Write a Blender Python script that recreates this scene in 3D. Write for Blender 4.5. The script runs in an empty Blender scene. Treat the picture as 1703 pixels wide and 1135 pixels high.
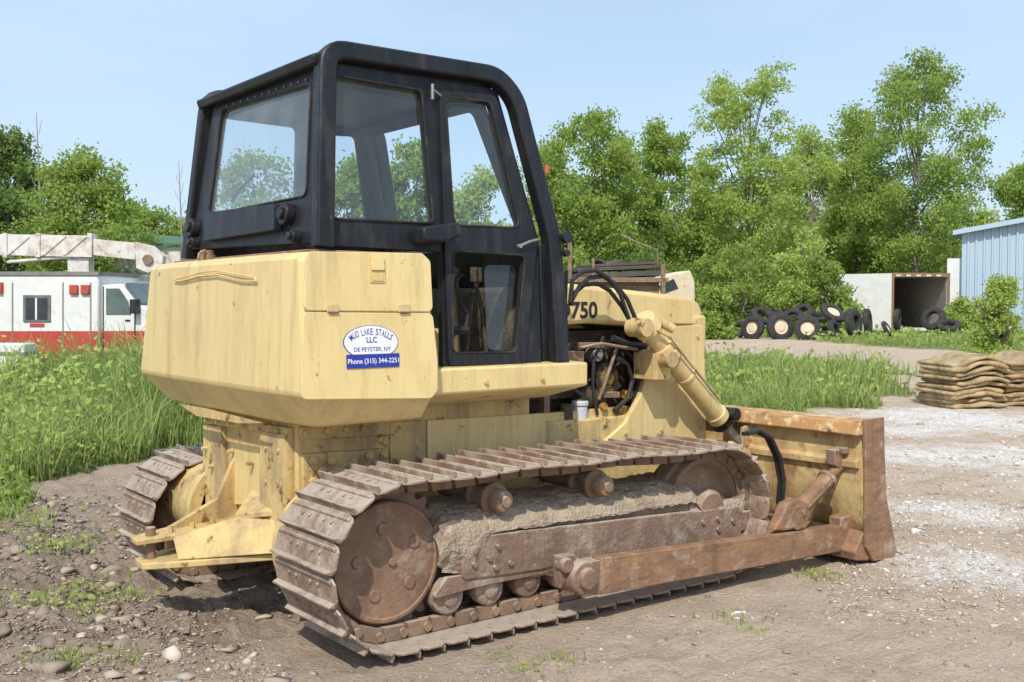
import bpy,bmesh,math,random
import numpy as np
from mathutils import Vector,Matrix
R=math.radians
random.seed(7); rng=np.random.default_rng(7)
col=bpy.context.scene.collection
# ---------------------------------------------------------------- camera
F=1740.;CX=851.5;CY=567.5
phi=R(52);pit=math.atan(60.5/F)
CAM=Vector((-2.553,-5.387,1.65))
VD=Vector((math.cos(phi)*math.cos(pit),math.sin(phi)*math.cos(pit),-math.sin(pit)))
RT=Vector((math.sin(phi),-math.cos(phi),0));UPV=RT.cross(VD)
VH=Vector((math.cos(phi),math.sin(phi),0))
cd=bpy.data.cameras.new('camera');cam=bpy.data.objects.new('camera',cd);col.objects.link(cam)
cd.lens=36*F/1703;cd.sensor_width=36;cd.clip_end=2000;cd.clip_start=.1
cam.matrix_world=Matrix((( RT.x,UPV.x,-VD.x,CAM.x),(RT.y,UPV.y,-VD.y,CAM.y),(RT.z,UPV.z,-VD.z,CAM.z),(0,0,0,1)))
bpy.context.scene.camera=cam
def ray(px,py): return VD+RT*((px-CX)/F)+UPV*((CY-py)/F)
class PL:
    def __init__(s,o,u,v):
        s.o=Vector(o);s.U=Vector(u).normalized();s.V=Vector(v).normalized();s.W=s.U.cross(s.V).normalized()
    def uv(s,px,py):
        r=ray(px,py);t=(s.o-CAM).dot(s.W)/r.dot(s.W);p=CAM+r*t-s.o
        return (p.dot(s.U),p.dot(s.V))
    def p(s,px,py,w=0):
        u,v=s.uv(px,py);return s.at(u,v,w)
    def at(s,u,v,w=0): return s.o+s.U*u+s.V*v+s.W*w
def SIDE(y,t=0,z0=0): return PL((0,y,z0),(1,0,0),(0,t,1))
def REAR(x,t=0,z0=0): return PL((x,0,z0),(0,-1,0),(t,0,1))
def PZ(px,py,z=0):
    r=ray(px,py);t=(z-CAM.z)/r.z;return CAM+r*t
def GP(px,d):
    return Vector((CAM.x,CAM.y,0))+VH*d+RT*((px-CX)/F*d)
def ZD(py,d): return CAM.z-(py-507)*d/F
def FACE(px,d,ang=0):
    o=GP(px,d);a=R(ang)
    u=RT*math.cos(a)+VH*math.sin(a)
    return PL(o,u,(0,0,1))
# ---------------------------------------------------------------- noise
def _h(ix,iy,s):
    n=(ix.astype(np.int64)*374761393+iy.astype(np.int64)*668265263+s*1442695041)&0xffffffff
    n=((n^(n>>13))*1274126177)&0xffffffff
    n=(n^(n>>16))&0xffffffff
    return n/4294967295.0
def vn(x,y,s=0):
    ix=np.floor(x);iy=np.floor(y);fx=x-ix;fy=y-iy
    fx=fx*fx*(3-2*fx);fy=fy*fy*(3-2*fy)
    a=_h(ix,iy,s);b=_h(ix+1,iy,s);c=_h(ix,iy+1,s);d=_h(ix+1,iy+1,s)
    return a+(b-a)*fx+(c-a)*fy+(a-b-c+d)*fx*fy
def fbm(x,y,s=0,o=4):
    r=0;a=.5;t=0
    for i in range(o): r=r+a*vn(x*2**i,y*2**i,s+i);t+=a;a*=.5
    return r/t
# ---------------------------------------------------------------- materials
def newmat(n):
    m=bpy.data.materials.new(n);m.use_nodes=True;nt=m.node_tree;nt.nodes.clear();return m,nt,nt.nodes,nt.links
def c4(c): return (c[0],c[1],c[2],1)
def M(name,c1,c2,sc=4,c3=None,th=(.58,.68),sc3=2.5,rough=.6,metal=0,bump=.25,bsc=35,stretch=(1,1,1),c4_=None,th4=(.6,.66),sc4=9,spec=.4,st4=(1,1,1),dust=None,streak=None):
    m,nt,N,L=newmat(name)
    out=N.new('ShaderNodeOutputMaterial');b=N.new('ShaderNodeBsdfPrincipled');L.new(b.outputs[0],out.inputs[0])
    tc=N.new('ShaderNodeTexCoord');mp=N.new('ShaderNodeMapping');L.new(tc.outputs['Object'],mp.inputs[0]);mp.inputs['Scale'].default_value=stretch
    n1=N.new('ShaderNodeTexNoise');n1.inputs['Scale'].default_value=sc;n1.inputs['Detail'].default_value=8;n1.inputs['Roughness'].default_value=.65;L.new(mp.outputs[0],n1.inputs[0])
    r1=N.new('ShaderNodeValToRGB');L.new(n1.outputs[0],r1.inputs[0]);r1.color_ramp.elements[0].position=.3;r1.color_ramp.elements[1].position=.7
    r1.color_ramp.elements[0].color=c4(c1);r1.color_ramp.elements[1].color=c4(c2)
    cur=r1.outputs[0]
    def layer(cur,c,th,sc,st,mxv=1.):
        mp2=N.new('ShaderNodeMapping');L.new(tc.outputs['Object'],mp2.inputs[0]);mp2.inputs['Scale'].default_value=st;mp2.inputs['Location'].default_value=(3.1,1.7,sc)
        n=N.new('ShaderNodeTexNoise');n.inputs['Scale'].default_value=sc;n.inputs['Detail'].default_value=10;n.inputs['Roughness'].default_value=.7;L.new(mp2.outputs[0],n.inputs[0])
        r=N.new('ShaderNodeValToRGB');L.new(n.outputs[0],r.inputs[0]);r.color_ramp.elements[0].position=th[0];r.color_ramp.elements[1].position=th[1];r.color_ramp.elements[1].color=(mxv,mxv,mxv,1)
        mx=N.new('ShaderNodeMix');mx.data_type='RGBA';L.new(r.outputs[0],mx.inputs[0]);L.new(cur,mx.inputs[6]);mx.inputs[7].default_value=c4(c)
        return mx.outputs[2]
    if c3: cur=layer(cur,c3,th,sc3,stretch)
    if streak: cur=layer(cur,streak[0],(.5,.72),1.,(11,11,.7),streak[1])
    if c4_: cur=layer(cur,c4_,th4,sc4,st4)
    if dust:
        g=N.new('ShaderNodeNewGeometry');sx=N.new('ShaderNodeSeparateXYZ');L.new(g.outputs['Normal'],sx.inputs[0])
        n=N.new('ShaderNodeTexNoise');n.inputs['Scale'].default_value=14;n.inputs['Detail'].default_value=6;L.new(tc.outputs['Object'],n.inputs[0])
        mu=N.new('ShaderNodeMath');mu.operation='MULTIPLY_ADD';mu.inputs[1].default_value=.45;L.new(sx.outputs[2],mu.inputs[0]);L.new(n.outputs[0],mu.inputs[2])
        mr=N.new('ShaderNodeMapRange');L.new(mu.outputs[0],mr.inputs[0]);mr.inputs[1].default_value=.62;mr.inputs[2].default_value=.95;mr.inputs[4].default_value=.8
        mx=N.new('ShaderNodeMix');mx.data_type='RGBA';L.new(mr.outputs[0],mx.inputs[0]);L.new(cur,mx.inputs[6]);mx.inputs[7].default_value=c4(dust);cur=mx.outputs[2]
    L.new(cur,b.inputs['Base Color']);b.inputs['Roughness'].default_value=rough;b.inputs['Metallic'].default_value=metal
    b.inputs['Specular IOR Level'].default_value=spec
    if bump:
        nb=N.new('ShaderNodeTexNoise');nb.inputs['Scale'].default_value=bsc;nb.inputs['Detail'].default_value=5;L.new(tc.outputs['Object'],nb.inputs[0])
        bp=N.new('ShaderNodeBump');bp.inputs['Strength'].default_value=bump;bp.inputs['Distance'].default_value=.02;L.new(nb.outputs[0],bp.inputs['Height']);L.new(bp.outputs[0],b.inputs['Normal'])
    return m
YEL=M('yellow_paint',(.66,.50,.22),(.77,.61,.29),1.4,(.54,.39,.17),(.48,.76),2.8,.42,0,.10,5,(1,1,.45),(.26,.12,.045),(.64,.68),10,streak=((.38,.27,.13),.6))
YELD=M('dirty_yellow_paint',(.56,.40,.16),(.66,.50,.22),3,(.36,.26,.14),(.45,.64),3.5,.65,0,.2,30,(1,1,.5),(.19,.085,.035),(.57,.65),8,streak=((.25,.17,.10),.7))
BLU=M('blade_paint',(.53,.40,.18),(.60,.47,.23),2,(.36,.22,.10),(.42,.60),3,.7,0,.2,30,(1,1,1),(.30,.16,.075),(.52,.64),6,streak=((.24,.13,.065),.8))
BLT=M('blade_rust_orange',(.36,.19,.08),(.50,.29,.12),5,(.64,.52,.29),(.50,.6),7,.75,0,.3,40,c4_=(.20,.10,.06),th4=(.55,.65),sc4=11)
RUS=M('rusty_steel',(.17,.11,.075),(.30,.20,.135),6,(.38,.25,.15),(.5,.7),4,.75,.1,.35,45,dust=(.46,.38,.30))
RUG=M('dusty_guard_steel',(.17,.105,.075),(.27,.175,.125),5,(.38,.29,.21),(.48,.68),5,.8,0,.4,45,c4_=(.43,.35,.27),th4=(.54,.70),sc4=7,dust=(.46,.38,.30),streak=((.12,.075,.055),.6))
RUO=M('orange_rusty_steel',(.24,.13,.07),(.35,.20,.11),5,(.17,.10,.065),(.46,.66),6,.7,.05,.25,40,(1,1,3),(.42,.33,.25),(.55,.70),8,streak=((.14,.085,.06),.7))
TRK=M('track_steel',(.19,.12,.08),(.30,.20,.14),9,(.42,.33,.25),(.48,.64),5,.65,.15,.3,60,(1,1,1),(.52,.46,.39),(.55,.68),12,dust=(.47,.41,.34))
DSK=M('final_drive_steel',(.18,.10,.065),(.27,.165,.11),4,(.34,.21,.13),(.46,.68),6,.6,.1,.3,40,(1,1,1),(.42,.34,.26),(.53,.70),5)
MUD=M('dried_mud',(.34,.265,.19),(.50,.40,.295),7,(.24,.17,.12),(.50,.64),5,.95,0,1.,60,c4_=(.56,.46,.35),th4=(.55,.7),sc4=18)
BLK=M('black_paint',(.009,.010,.013),(.020,.022,.027),5,(.055,.052,.048),(.55,.75),7,.42,0,.1,25,(1,1,.5),(.14,.07,.04),(.645,.70),14,spec=.3,streak=((.065,.065,.065),.45))
BKR=M('black_rubber',(.018,.018,.018),(.035,.033,.03),8,None,rough=.6)
GRM=M('greasy_engine',(.04,.032,.025),(.12,.09,.06),12,(.22,.15,.08),(.52,.7),8,.6,.2,.4,50)
GAS=M('window_rubber',(.01,.01,.01),(.02,.02,.02),8,(.09,.05,.03),(.5,.7),7,rough=.7,bump=0)
WHT=M('white_plain',(.72,.72,.72),(.8,.8,.8),3,rough=.5,bump=0)
SIL=M('worn_silver',(.20,.19,.18),(.34,.33,.31),8,rough=.5,metal=.4)
BLUE=M('decal_blue',(.02,.035,.28),(.025,.045,.32),3,rough=.4,bump=0)
BTX=M('black_lettering',(.02,.02,.02),(.03,.03,.03),3,rough=.5,bump=0)
AMB=M('amber_lamp',(.30,.08,.03),(.4,.13,.05),3,rough=.4,bump=0)
def glass(name,tint,haze,hz=.1,nsc=3):
    m,nt,N,L=newmat(name)
    out=N.new('ShaderNodeOutputMaterial');t=N.new('ShaderNodeBsdfTransparent');t.inputs[0].default_value=c4(tint)
    g=N.new('ShaderNodeBsdfGlossy');g.inputs['Roughness'].default_value=.04;g.inputs[0].default_value=(.9,.95,1,1)
    d=N.new('ShaderNodeBsdfDiffuse');d.inputs[0].default_value=c4(haze)
    lw=N.new('ShaderNodeLayerWeight');lw.inputs[0].default_value=.5
    pw=N.new('ShaderNodeMath');pw.operation='POWER';pw.inputs[1].default_value=4;L.new(lw.outputs['Facing'],pw.inputs[0])
    ad=N.new('ShaderNodeMath');ad.operation='MULTIPLY_ADD';ad.inputs[1].default_value=.7;ad.inputs[2].default_value=.06;L.new(pw.outputs[0],ad.inputs[0])
    m1=N.new('ShaderNodeMixShader');L.new(ad.outputs[0],m1.inputs[0]);L.new(t.outputs[0],m1.inputs[1]);L.new(g.outputs[0],m1.inputs[2])
    tc=N.new('ShaderNodeTexCoord');n=N.new('ShaderNodeTexNoise');n.inputs['Scale'].default_value=nsc;n.inputs['Detail'].default_value=6;L.new(tc.outputs['Object'],n.inputs[0])
    mr=N.new('ShaderNodeMapRange');L.new(n.outputs[0],mr.inputs[0]);mr.inputs[1].default_value=.3;mr.inputs[2].default_value=.75;mr.inputs[3].default_value=hz*.6;mr.inputs[4].default_value=hz*1.5
    m2=N.new('ShaderNodeMixShader');L.new(mr.outputs[0],m2.inputs[0]);L.new(m1.outputs[0],m2.inputs[1]);L.new(d.outputs[0],m2.inputs[2]);L.new(m2.outputs[0],out.inputs[0])
    return m
GLS=glass('cab_glass',(.87,.94,.95),(.5,.56,.57),.05)
GLR=glass('dusty_rear_glass_sky_sheen',(.86,.93,.95),(.50,.58,.62),.18)  # bluish diffuse haze paints in the sky's reflection on top of dirt
DGL=M('dark_window',(.02,.025,.03),(.05,.06,.07),2,rough=.15,bump=0)
GGL=M('greenish_window',(.07,.10,.10),(.14,.18,.17),2,rough=.2,bump=0)
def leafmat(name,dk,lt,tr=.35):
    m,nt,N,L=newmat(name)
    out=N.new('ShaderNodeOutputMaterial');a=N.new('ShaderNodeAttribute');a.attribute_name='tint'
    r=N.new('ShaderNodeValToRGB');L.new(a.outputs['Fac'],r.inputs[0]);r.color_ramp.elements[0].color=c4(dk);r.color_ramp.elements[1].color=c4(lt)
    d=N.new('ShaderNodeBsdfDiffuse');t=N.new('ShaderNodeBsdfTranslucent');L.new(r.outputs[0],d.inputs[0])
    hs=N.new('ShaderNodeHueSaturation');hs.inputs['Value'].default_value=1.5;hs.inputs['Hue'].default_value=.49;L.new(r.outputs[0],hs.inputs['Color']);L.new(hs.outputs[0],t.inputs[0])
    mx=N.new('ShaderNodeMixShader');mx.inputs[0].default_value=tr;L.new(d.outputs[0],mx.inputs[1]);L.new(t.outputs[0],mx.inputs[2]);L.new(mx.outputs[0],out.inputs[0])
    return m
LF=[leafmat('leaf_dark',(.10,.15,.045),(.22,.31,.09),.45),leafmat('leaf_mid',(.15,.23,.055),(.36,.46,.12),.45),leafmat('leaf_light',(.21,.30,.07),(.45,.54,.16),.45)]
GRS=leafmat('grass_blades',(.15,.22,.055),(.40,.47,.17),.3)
BARK=M('bark',(.13,.11,.09),(.24,.20,.17),6,rough=.9)
DEADW=M('dead_wood',(.25,.22,.19),(.36,.33,.29),6,rough=.9)
# ---------------------------------------------------------------- object helpers
def link(o,parent=None):
    col.objects.link(o)
    if parent is not None: o.parent=parent
    return o
def tag(o,label=None,cat=None,group=None,kind=None):
    if label:o['label']=label
    if cat:o['category']=cat
    if group:o['group']=group
    if kind:o['kind']=kind
    return o
def thing(name,loc,label,cat,group=None):
    o=bpy.data.objects.new(name,None);o.location=loc;o.empty_display_size=.2;col.objects.link(o);return tag(o,label,cat,group)
class MB:
    def __init__(s): s.v=[];s.f=[]
    def add(s,vs,fs):
        n=len(s.v);s.v+= [tuple(v) for v in vs];s.f+=[tuple(i+n for i in f) for f in fs];return s
    def box(s,a,b,M_=None):
        vs=[Vector((x,y,z)) for x in (a[0],b[0]) for y in (a[1],b[1]) for z in (a[2],b[2])]
        if M_ is not None: vs=[M_@v for v in vs]
        return s.add(vs,[(0,1,3,2),(4,6,7,5),(0,4,5,1),(2,3,7,6),(0,2,6,4),(1,5,7,3)])
    def bp(s,pl,x0,y0,x1,y1,w0,w1):
        q=[pl.uv(x0,y0),pl.uv(x1,y0),pl.uv(x1,y1),pl.uv(x0,y1)]
        return s.prism([pl.at(u,v,w0) for u,v in q],pl.W*(w1-w0))
    def prism(s,pts,off):
        n=len(pts);off=Vector(off);vs=[Vector(p) for p in pts]+[Vector(p)+off for p in pts]
        return s.add(vs,[tuple(range(n)),tuple(range(2*n-1,n-1,-1))]+[(i,i+n,(i+1)%n+n,(i+1)%n) for i in range(n)])
    def pp(s,pl,pts,w0,w1): return s.prism([pl.p(x,y,w0) for x,y in pts],pl.W*(w1-w0))
    def cyl(s,p0,p1,r0,r1=None,n=18):
        p0=Vector(p0);p1=Vector(p1);r1=r0 if r1 is None else r1
        d=(p1-p0).normalized();a=d.orthogonal().normalized();b=d.cross(a)
        vs=[];
        for p,r in((p0,r0),(p1,r1)):
            for i in range(n):
                t=2*math.pi*i/n;vs.append(p+(a*math.cos(t)+b*math.sin(t))*r)
        return s.add(vs,[tuple(range(n-1,-1,-1)),tuple(range(n,2*n))]+[(i,(i+1)%n,(i+1)%n+n,i+n) for i in range(n)])
    def path(s,pts,r,n=8,rs=None):
        pts=[Vector(p) for p in pts];prev=None;rings=[]
        for i,p in enumerate(pts):
            d=(pts[min(i+1,len(pts)-1)]-pts[max(i-1,0)]).normalized()
            if prev is None: a=d.orthogonal().normalized()
            else: a=(prev-d*prev.dot(d)).normalized()
            prev=a;b=d.cross(a);rr=rs[i] if rs else r
            rings.append([p+(a*math.cos(2*math.pi*k/n)+b*math.sin(2*math.pi*k/n))*rr for k in range(n)])
        vs=[v for q in rings for v in q];fs=[tuple(range(n-1,-1,-1)),tuple(range(len(vs)-n,len(vs)))]
        for i in range(len(pts)-1):
            for k in range(n): fs.append((i*n+k,i*n+(k+1)%n,(i+1)*n+(k+1)%n,(i+1)*n+k))
        return s.add(vs,fs)
    def rect(s,pts,up,w,h):
        pts=[Vector(p) for p in pts];up=Vector(up).normalized();vs=[];n=len(pts)
        for i,p in enumerate(pts):
            d0=(p-pts[i-1]).normalized() if i>0 else None
            d1=(pts[i+1]-p).normalized() if i<n-1 else None
            if d0 is None:d0=d1
            if d1 is None:d1=d0
            d=(d0+d1).normalized();sd=d.cross(up).normalized();k=1/max(.5,math.sqrt((1+d0.dot(d1))/2))
            c=.22
            for a,b in((-1,-1+c),(-1,1-c),(-1+c,1),(1-c,1),(1,1-c),(1,-1+c),(1-c,-1),(-1+c,-1)):
                vs.append(p+up*(a*w/2)+sd*(b*h/2*k))
        fs=[tuple(range(7,-1,-1)),tuple(range(8*n-8,8*n))]
        for i in range(n-1):
            for k in range(8): fs.append((i*8+k,i*8+(k+1)%8,i*8+8+(k+1)%8,i*8+8+k))
        return s.add(vs,fs)
    def lathe(s,o,ax,prof,n=28):
        o=Vector(o);d=Vector(ax).normalized();a=d.orthogonal().normalized();b=d.cross(a);vs=[]
        for r,t in prof:
            for i in range(n):
                q=2*math.pi*i/n;vs.append(o+d*t+(a*math.cos(q)+b*math.sin(q))*r)
        m=len(prof);fs=[tuple(range(n-1,-1,-1)),tuple(range((m-1)*n,m*n))]
        for j in range(m-1):
            for i in range(n): fs.append((j*n+i,j*n+(i+1)%n,(j+1)*n+(i+1)%n,(j+1)*n+i))
        return s.add(vs,fs)
    def make(s,name,mat,parent=None,bevel=0,ang=35,smooth=True,recalc=True):
        me=bpy.data.meshes.new(name);me.from_pydata(s.v,[],s.f);me.update()
        if recalc:
            bm=bmesh.new();bm.from_mesh(me);bmesh.ops.recalc_face_normals(bm,faces=bm.faces);bm.to_mesh(me);bm.free()
        return fin(me,name,mat,parent,bevel,ang,smooth)
def each(name,mat,parent,items,bevel=0):
    r=[]
    for fn in items:
        b=MB();fn(b);r.append(b.make(name,mat,parent,bevel))
    return r
def fin(me,name,mat,parent,bevel=0,ang=35,smooth=True):
    me.materials.clear();me.materials.append(mat)
    if smooth:
        me.polygons.foreach_set('use_smooth',[True]*len(me.polygons));me.set_sharp_from_angle(angle=R(ang))
    o=bpy.data.objects.new(name,me);link(o,parent)
    if bevel:
        b=o.modifiers.new('bevel','BEVEL');b.width=bevel;b.segments=2;b.limit_method='ANGLE';b.angle_limit=R(30);b.harden_normals=False
    return o
def cabk(z): return min(.97,.955-.085*(z-1.95)/.95)
def mirror(o,parent,name=None,cab=False):
    me=o.data.copy();me.transform(Matrix.Scale(-1,4,(0,1,0)));me.flip_normals()
    if cab:
        for v in me.vertices: v.co.y*=cabk(v.co.z)
    q=bpy.data.objects.new(name or o.name.split('.')[0],me);link(q,parent)
    for m in o.modifiers:
        if m.type=='BEVEL':
            b=q.modifiers.new('bevel','BEVEL');b.width=m.width;b.segments=2;b.limit_method='ANGLE';b.angle_limit=R(30)
    return q
def fillet(pts,r,n=5):
    out=[];m=len(pts)
    for i in range(m):
        p=Vector(pts[i]);a=Vector(pts[i-1])-p;b=Vector(pts[(i+1)%m])-p
        la,lb=a.length,b.length;a=a/la;b=b/lb
        ang=a.angle(b);
        if ang>R(170) or r==0: out.append(tuple(p));continue
        t=min(r/math.tan(ang/2),la*.45,lb*.45)
        p0=p+a*t;p1=p+b*t
        for k in range(n+1):
            u=k/n;out.append(tuple(p0*(1-u)**2+p*2*u*(1-u)+p1*u*u))
    return out
def curve_mesh(loops,ext,bev=0):
    cu=bpy.data.curves.new('tmp','CURVE');cu.dimensions='2D';cu.fill_mode='BOTH';cu.extrude=ext;cu.bevel_depth=bev;cu.bevel_resolution=1
    for lp in loops:
        sp=cu.splines.new('POLY');sp.points.add(len(lp)-1)
        for i,q in enumerate(lp): sp.points[i].co=(q[0],q[1],0,1)
        sp.use_cyclic_u=True
    return ev(cu)
def ev(cu):
    o=bpy.data.objects.new('tmp',cu);col.objects.link(o);dg=bpy.context.evaluated_depsgraph_get();dg.update()
    me=bpy.data.meshes.new_from_object(o.evaluated_get(dg));bpy.data.objects.remove(o);bpy.data.curves.remove(cu);return me
def plmat(pl,w=0):
    o=pl.o+pl.W*w
    return Matrix(((pl.U.x,pl.V.x,pl.W.x,o.x),(pl.U.y,pl.V.y,pl.W.y,o.y),(pl.U.z,pl.V.z,pl.W.z,o.z),(0,0,0,1)))
def plate(name,pl,loops,w0,w1,mat,parent,r=.02,bev=.003,px=True,rs=None):
    L=[]
    for i,lp in enumerate(loops):
        q=[pl.uv(x,y) for x,y in lp] if px else lp
        L.append(fillet(q,rs[i] if rs else r))
    me=curve_mesh(L,max(.0005,(w1-w0)/2-bev),bev)
    me.transform(plmat(pl,(w0+w1)/2));me.name=name
    return fin(me,name,mat,parent,0,40)
def pane(name,pl,lp,w,mat,parent,r):
    q=fillet([pl.uv(x,y) for x,y in lp],r);me=bpy.data.meshes.new(name);me.from_pydata([pl.at(u,v,w) for u,v in q],[],[tuple(range(len(q)))]);me.update()
    return fin(me,name,mat,parent,smooth=False)
def textmesh(s,bold=0,ext=.0):
    cu=bpy.data.curves.new('tmp','FONT');cu.body=s;cu.size=1;cu.offset=bold;cu.extrude=ext;cu.align_x='LEFT';return ev(cu)
def text(name,s,pl,x0,y0,x1,y1,w,mat,parent,bold=.01,shear=0):
    me=textmesh(s,bold)
    co=np.array([v.co[:] for v in me.vertices]);mn=co.min(0);mx=co.max(0)
    a=pl.uv(x0,y1);b=pl.uv(x1,y0)
    for v in me.vertices:
        tx=(v.co.x-mn[0])/(mx[0]-mn[0]);ty=(v.co.y-mn[1])/(mx[1]-mn[1])
        v.co=(a[0]+(b[0]-a[0])*tx,a[1]+(b[1]-a[1])*ty,0)
    me.transform(plmat(pl,w));return fin(me,name,mat,parent,0,smooth=False)

# ================================================================ BULLDOZER
dz=thing('bulldozer',(0,0,0),'old cream yellow crawler bulldozer with black cab and rusty tracks','bulldozer')
def ring(z,w,xr,wl,xf=.344): return [(xf,-w,z),(xr+.05,-w,z),(xr+.028,-w+.045,z),(xr,-.58,z),(xr,.58,z),(xr+.028,wl-.045,z),(xr+.05,wl,z),(xf,wl,z)]
b=MB();lv=[(1.05,.78,-.20,.85),(1.075,.94,-.29,1.03),(1.235,1.07,-.40,1.20),(1.86,1.005,-.375,1.07),(1.895,.985,-.355,1.04)]
vs=[];fs=[]
for z,w,xr,wl in lv: vs+=ring(z,w,xr,wl)
for j in range(len(lv)-1):
    for k in range(8): fs.append((j*8+k,j*8+(k+1)%8,j*8+8+(k+1)%8,j*8+8+k))
fs+=[tuple(range(7,-1,-1)),tuple(range(len(vs)-8,len(vs)))];b.add(vs,fs)
tank=b.make('fuel_tank',YEL,dz,.014,20)
SP=PL((0,-1.0705,1.235),(1,0,0),(0,.065/.625,1))
plate('side_panel',SP,[[(510,420),(700,423),(713,436),(717,518),(504,516)]],-.004,.012,YEL,tank,.03,.004)
plate('side_panel',SP,[[(503,521),(717,523),(725,600),(725,650),(715,662),(500,664)]],-.004,.012,YEL,tank,.03,.004)
plate('latch',SP,[[(612,430),(637,430),(638,471),(613,471)]],.010,.017,YELD,tank,.004,.002)
plate('latch',SP,[[(614,432),(634,432),(635,450),(615,450)]],.016,.026,YEL,tank,.002,.002)
plate('latch',SP,[[(616,456),(633,456),(634,468),(617,468)]],.016,.020,YELD,tank,.002,.002)
for x in(551,670):
    plate('hinge',SP,[[(x-9,508),(x+9,508),(x+9,520),(x-9,520)]],.011,.018,YELD,tank,.002,.002)
    b=MB();b.cyl(SP.p(x-8,520,.02),SP.p(x+8,520,.02),.006);b.make('hinge_pin',RUS,tank)
# decal
e0=SP.uv(615,570);ea=abs(SP.uv(660,570)[0]-e0[0]);eb=abs(SP.uv(615,542)[1]-e0[1])
def ell(k,n=40): return [(e0[0]+ea*k*math.cos(2*math.pi*i/n),e0[1]+(eb*k)*math.sin(2*math.pi*i/n)) for i in range(n)]
plate('decal',SP,[ell(1.0)],.0125,.0140,BLUE,tank,0,.0002,px=False)
plate('decal',SP,[ell(.97)],.0145,.0155,WHT,tank,0,.0002,px=False)
plate('decal',SP,[[(573,591),(661,588),(661,610),(574,614)]],.0160,.0172,BLUE,tank,0.002,.0002)
text('lettering','LLC',SP,607,561,624,571,.0165,BLUE,tank,.02)
text('lettering','DE PEYSTER, NY',SP,586,577,647,587,.0165,BLUE,tank,.01)
text('lettering','Phone (315) 344-2251',SP,576,595,660,609,.0178,WHT,tank,.012)
s_='MUD LAKE STALLS';bme=bmesh.new()
wd={'M':1.3,'I':.5,'L':.85,' ':.7};ws=[wd.get(c,1.) for c in s_];tot=sum(ws);acc=0
for i,ch in enumerate(s_):
    t=((acc+ws[i]/2)/tot-.5)*2;acc+=ws[i]
    if ch==' ':continue
    me=textmesh(ch,.012);co=np.array([v.co[:] for v in me.vertices]);mn=co.min(0);mx=co.max(0)
    qs=np.linspace(-1.22,1.22,200);arc=np.r_[0,np.cumsum(np.hypot(np.diff(ea*.82*np.sin(qs)),np.diff(eb*.66*np.cos(qs))))];an=float(np.interp((t+1)/2*arc[-1],arc,qs))
    cx=e0[0]+ea*.82*math.sin(an);cy=e0[1]+eb*(.66*math.cos(an)-.03)
    sl=-math.atan2(eb*.66*math.sin(an),ea*.82*math.cos(an))
    H_=.031;W_=arc[-1]/tot*ws[i]*.78
    me.transform(Matrix.Translation((cx,cy,0))@Matrix.Rotation(sl,4,'Z')@Matrix.Diagonal((W_/(mx[0]-mn[0]),H_/(mx[1]-mn[1]),1,1))@Matrix.Translation((-(mn[0]+mx[0])/2,-(mn[1]+mx[1])/2,0)))
    bme.from_mesh(me);bpy.data.meshes.remove(me)
me=bpy.data.meshes.new('lettering');bme.to_mesh(me);bme.free();me.transform(plmat(SP,.0165));fin(me,'lettering',BLUE,tank,smooth=False)
RP=REAR(-.392)
b=MB();b.path([RP.p(x,y,-.001) for x,y in[(288,466),(310,460),(335,453),(360,450),(390,456),(424,462),(426,468),(400,467),(385,463),(360,457),(330,460),(300,468),(288,466)]],.0045,6);b.make('pull_handle',YEL,tank)
b=MB();b.cyl((-.28,.30,1.88),(-.28,.30,1.93),.05);b.cyl((-.28,.30,1.93),(-.28,.30,1.955),.038);b.path([(-.31,.26,1.95),(-.36,.21,1.93),(-.37,.20,1.90)],.008);b.make('filler_cap',RUS,tank)
b=MB();b.pp(REAR(-.30),[(300,672),(345,680),(440,704),(400,704),(330,692)],.0,.01);b.make('vent_screen',YELD,tank)
b=MB();b.box((-.27,-.885,1.893),(.30,.84,1.912));b.make('rusty_seam',RUO,tank,.004)
# fenders
b=MB();b.prism([(.33,-.62,1.10),(.33,-1.0,1.195),(.33,-1.0,1.325),(.33,-.62,1.335)],(1.09,0,0));fe=b.make('fender',YEL,dz,.012);mirror(fe,dz)
FP=SIDE(-1.001)
each('bolt',YELD,fe,[lambda b,x=x,y=y:b.cyl(FP.p(x,y,0),FP.p(x,y,.012),.012,n=6) for x,y in((808,636),(902,632))])
# hull
b=MB();b.box((-.17,-.567,.46),(1.35,.567,1.12));b.box((1.35,-.485,.50),(2.95,.485,.93));hull=b.make('hull',YELD,dz,.015)
HP=SIDE(-.568)
plate('side_plate',HP,[[(497,712),(600,704),(645,702),(645,722),(500,730)]],0,.018,YELD,hull,.004)
plate('side_plate',HP,[[(710,700),(905,688),(905,760),(710,768)]],0,.012,YEL,hull,.006)
plate('side_plate',HP,[[(648,704),(706,700),(706,768),(648,772)]],0,.010,YELD,hull,.006)
plate('side_plate',HP,[[(500,757),(570,750),(572,752),(640,746),(645,800),(502,850)]],0,.03,YELD,hull,.01)
def fbolt(b,x,y): b.cyl(HP.p(x,y,.03),HP.p(x,y,.055),.026,n=6);b.cyl(HP.p(x,y,.055),HP.p(x,y,.065),.017,n=10)
each('flange_bolt',YELD,hull,[lambda b,x=x,y=y:fbolt(b,x,y) for x,y in((515,765),(545,765),(515,800),(580,768),(608,757),(632,755),(530,782),(512,832))],.003)
each('bolt',YELD,hull,[lambda b,x=x,y=y:b.cyl(HP.p(x,y,.018),HP.p(x,y,.035),.017,n=6) for x,y in((505,720),(540,717),(572,714),(600,712))])
HR=REAR(-.171)
plate('cover_plate',HR,[[(388,738),(436,744),(437,838),(389,838)]],0,.02,YEL,hull,.006)
plate('cover_plate',HR,[[(447,718),(488,724),(489,880),(446,870)]],0,.05,YELD,hull,.006)
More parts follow.
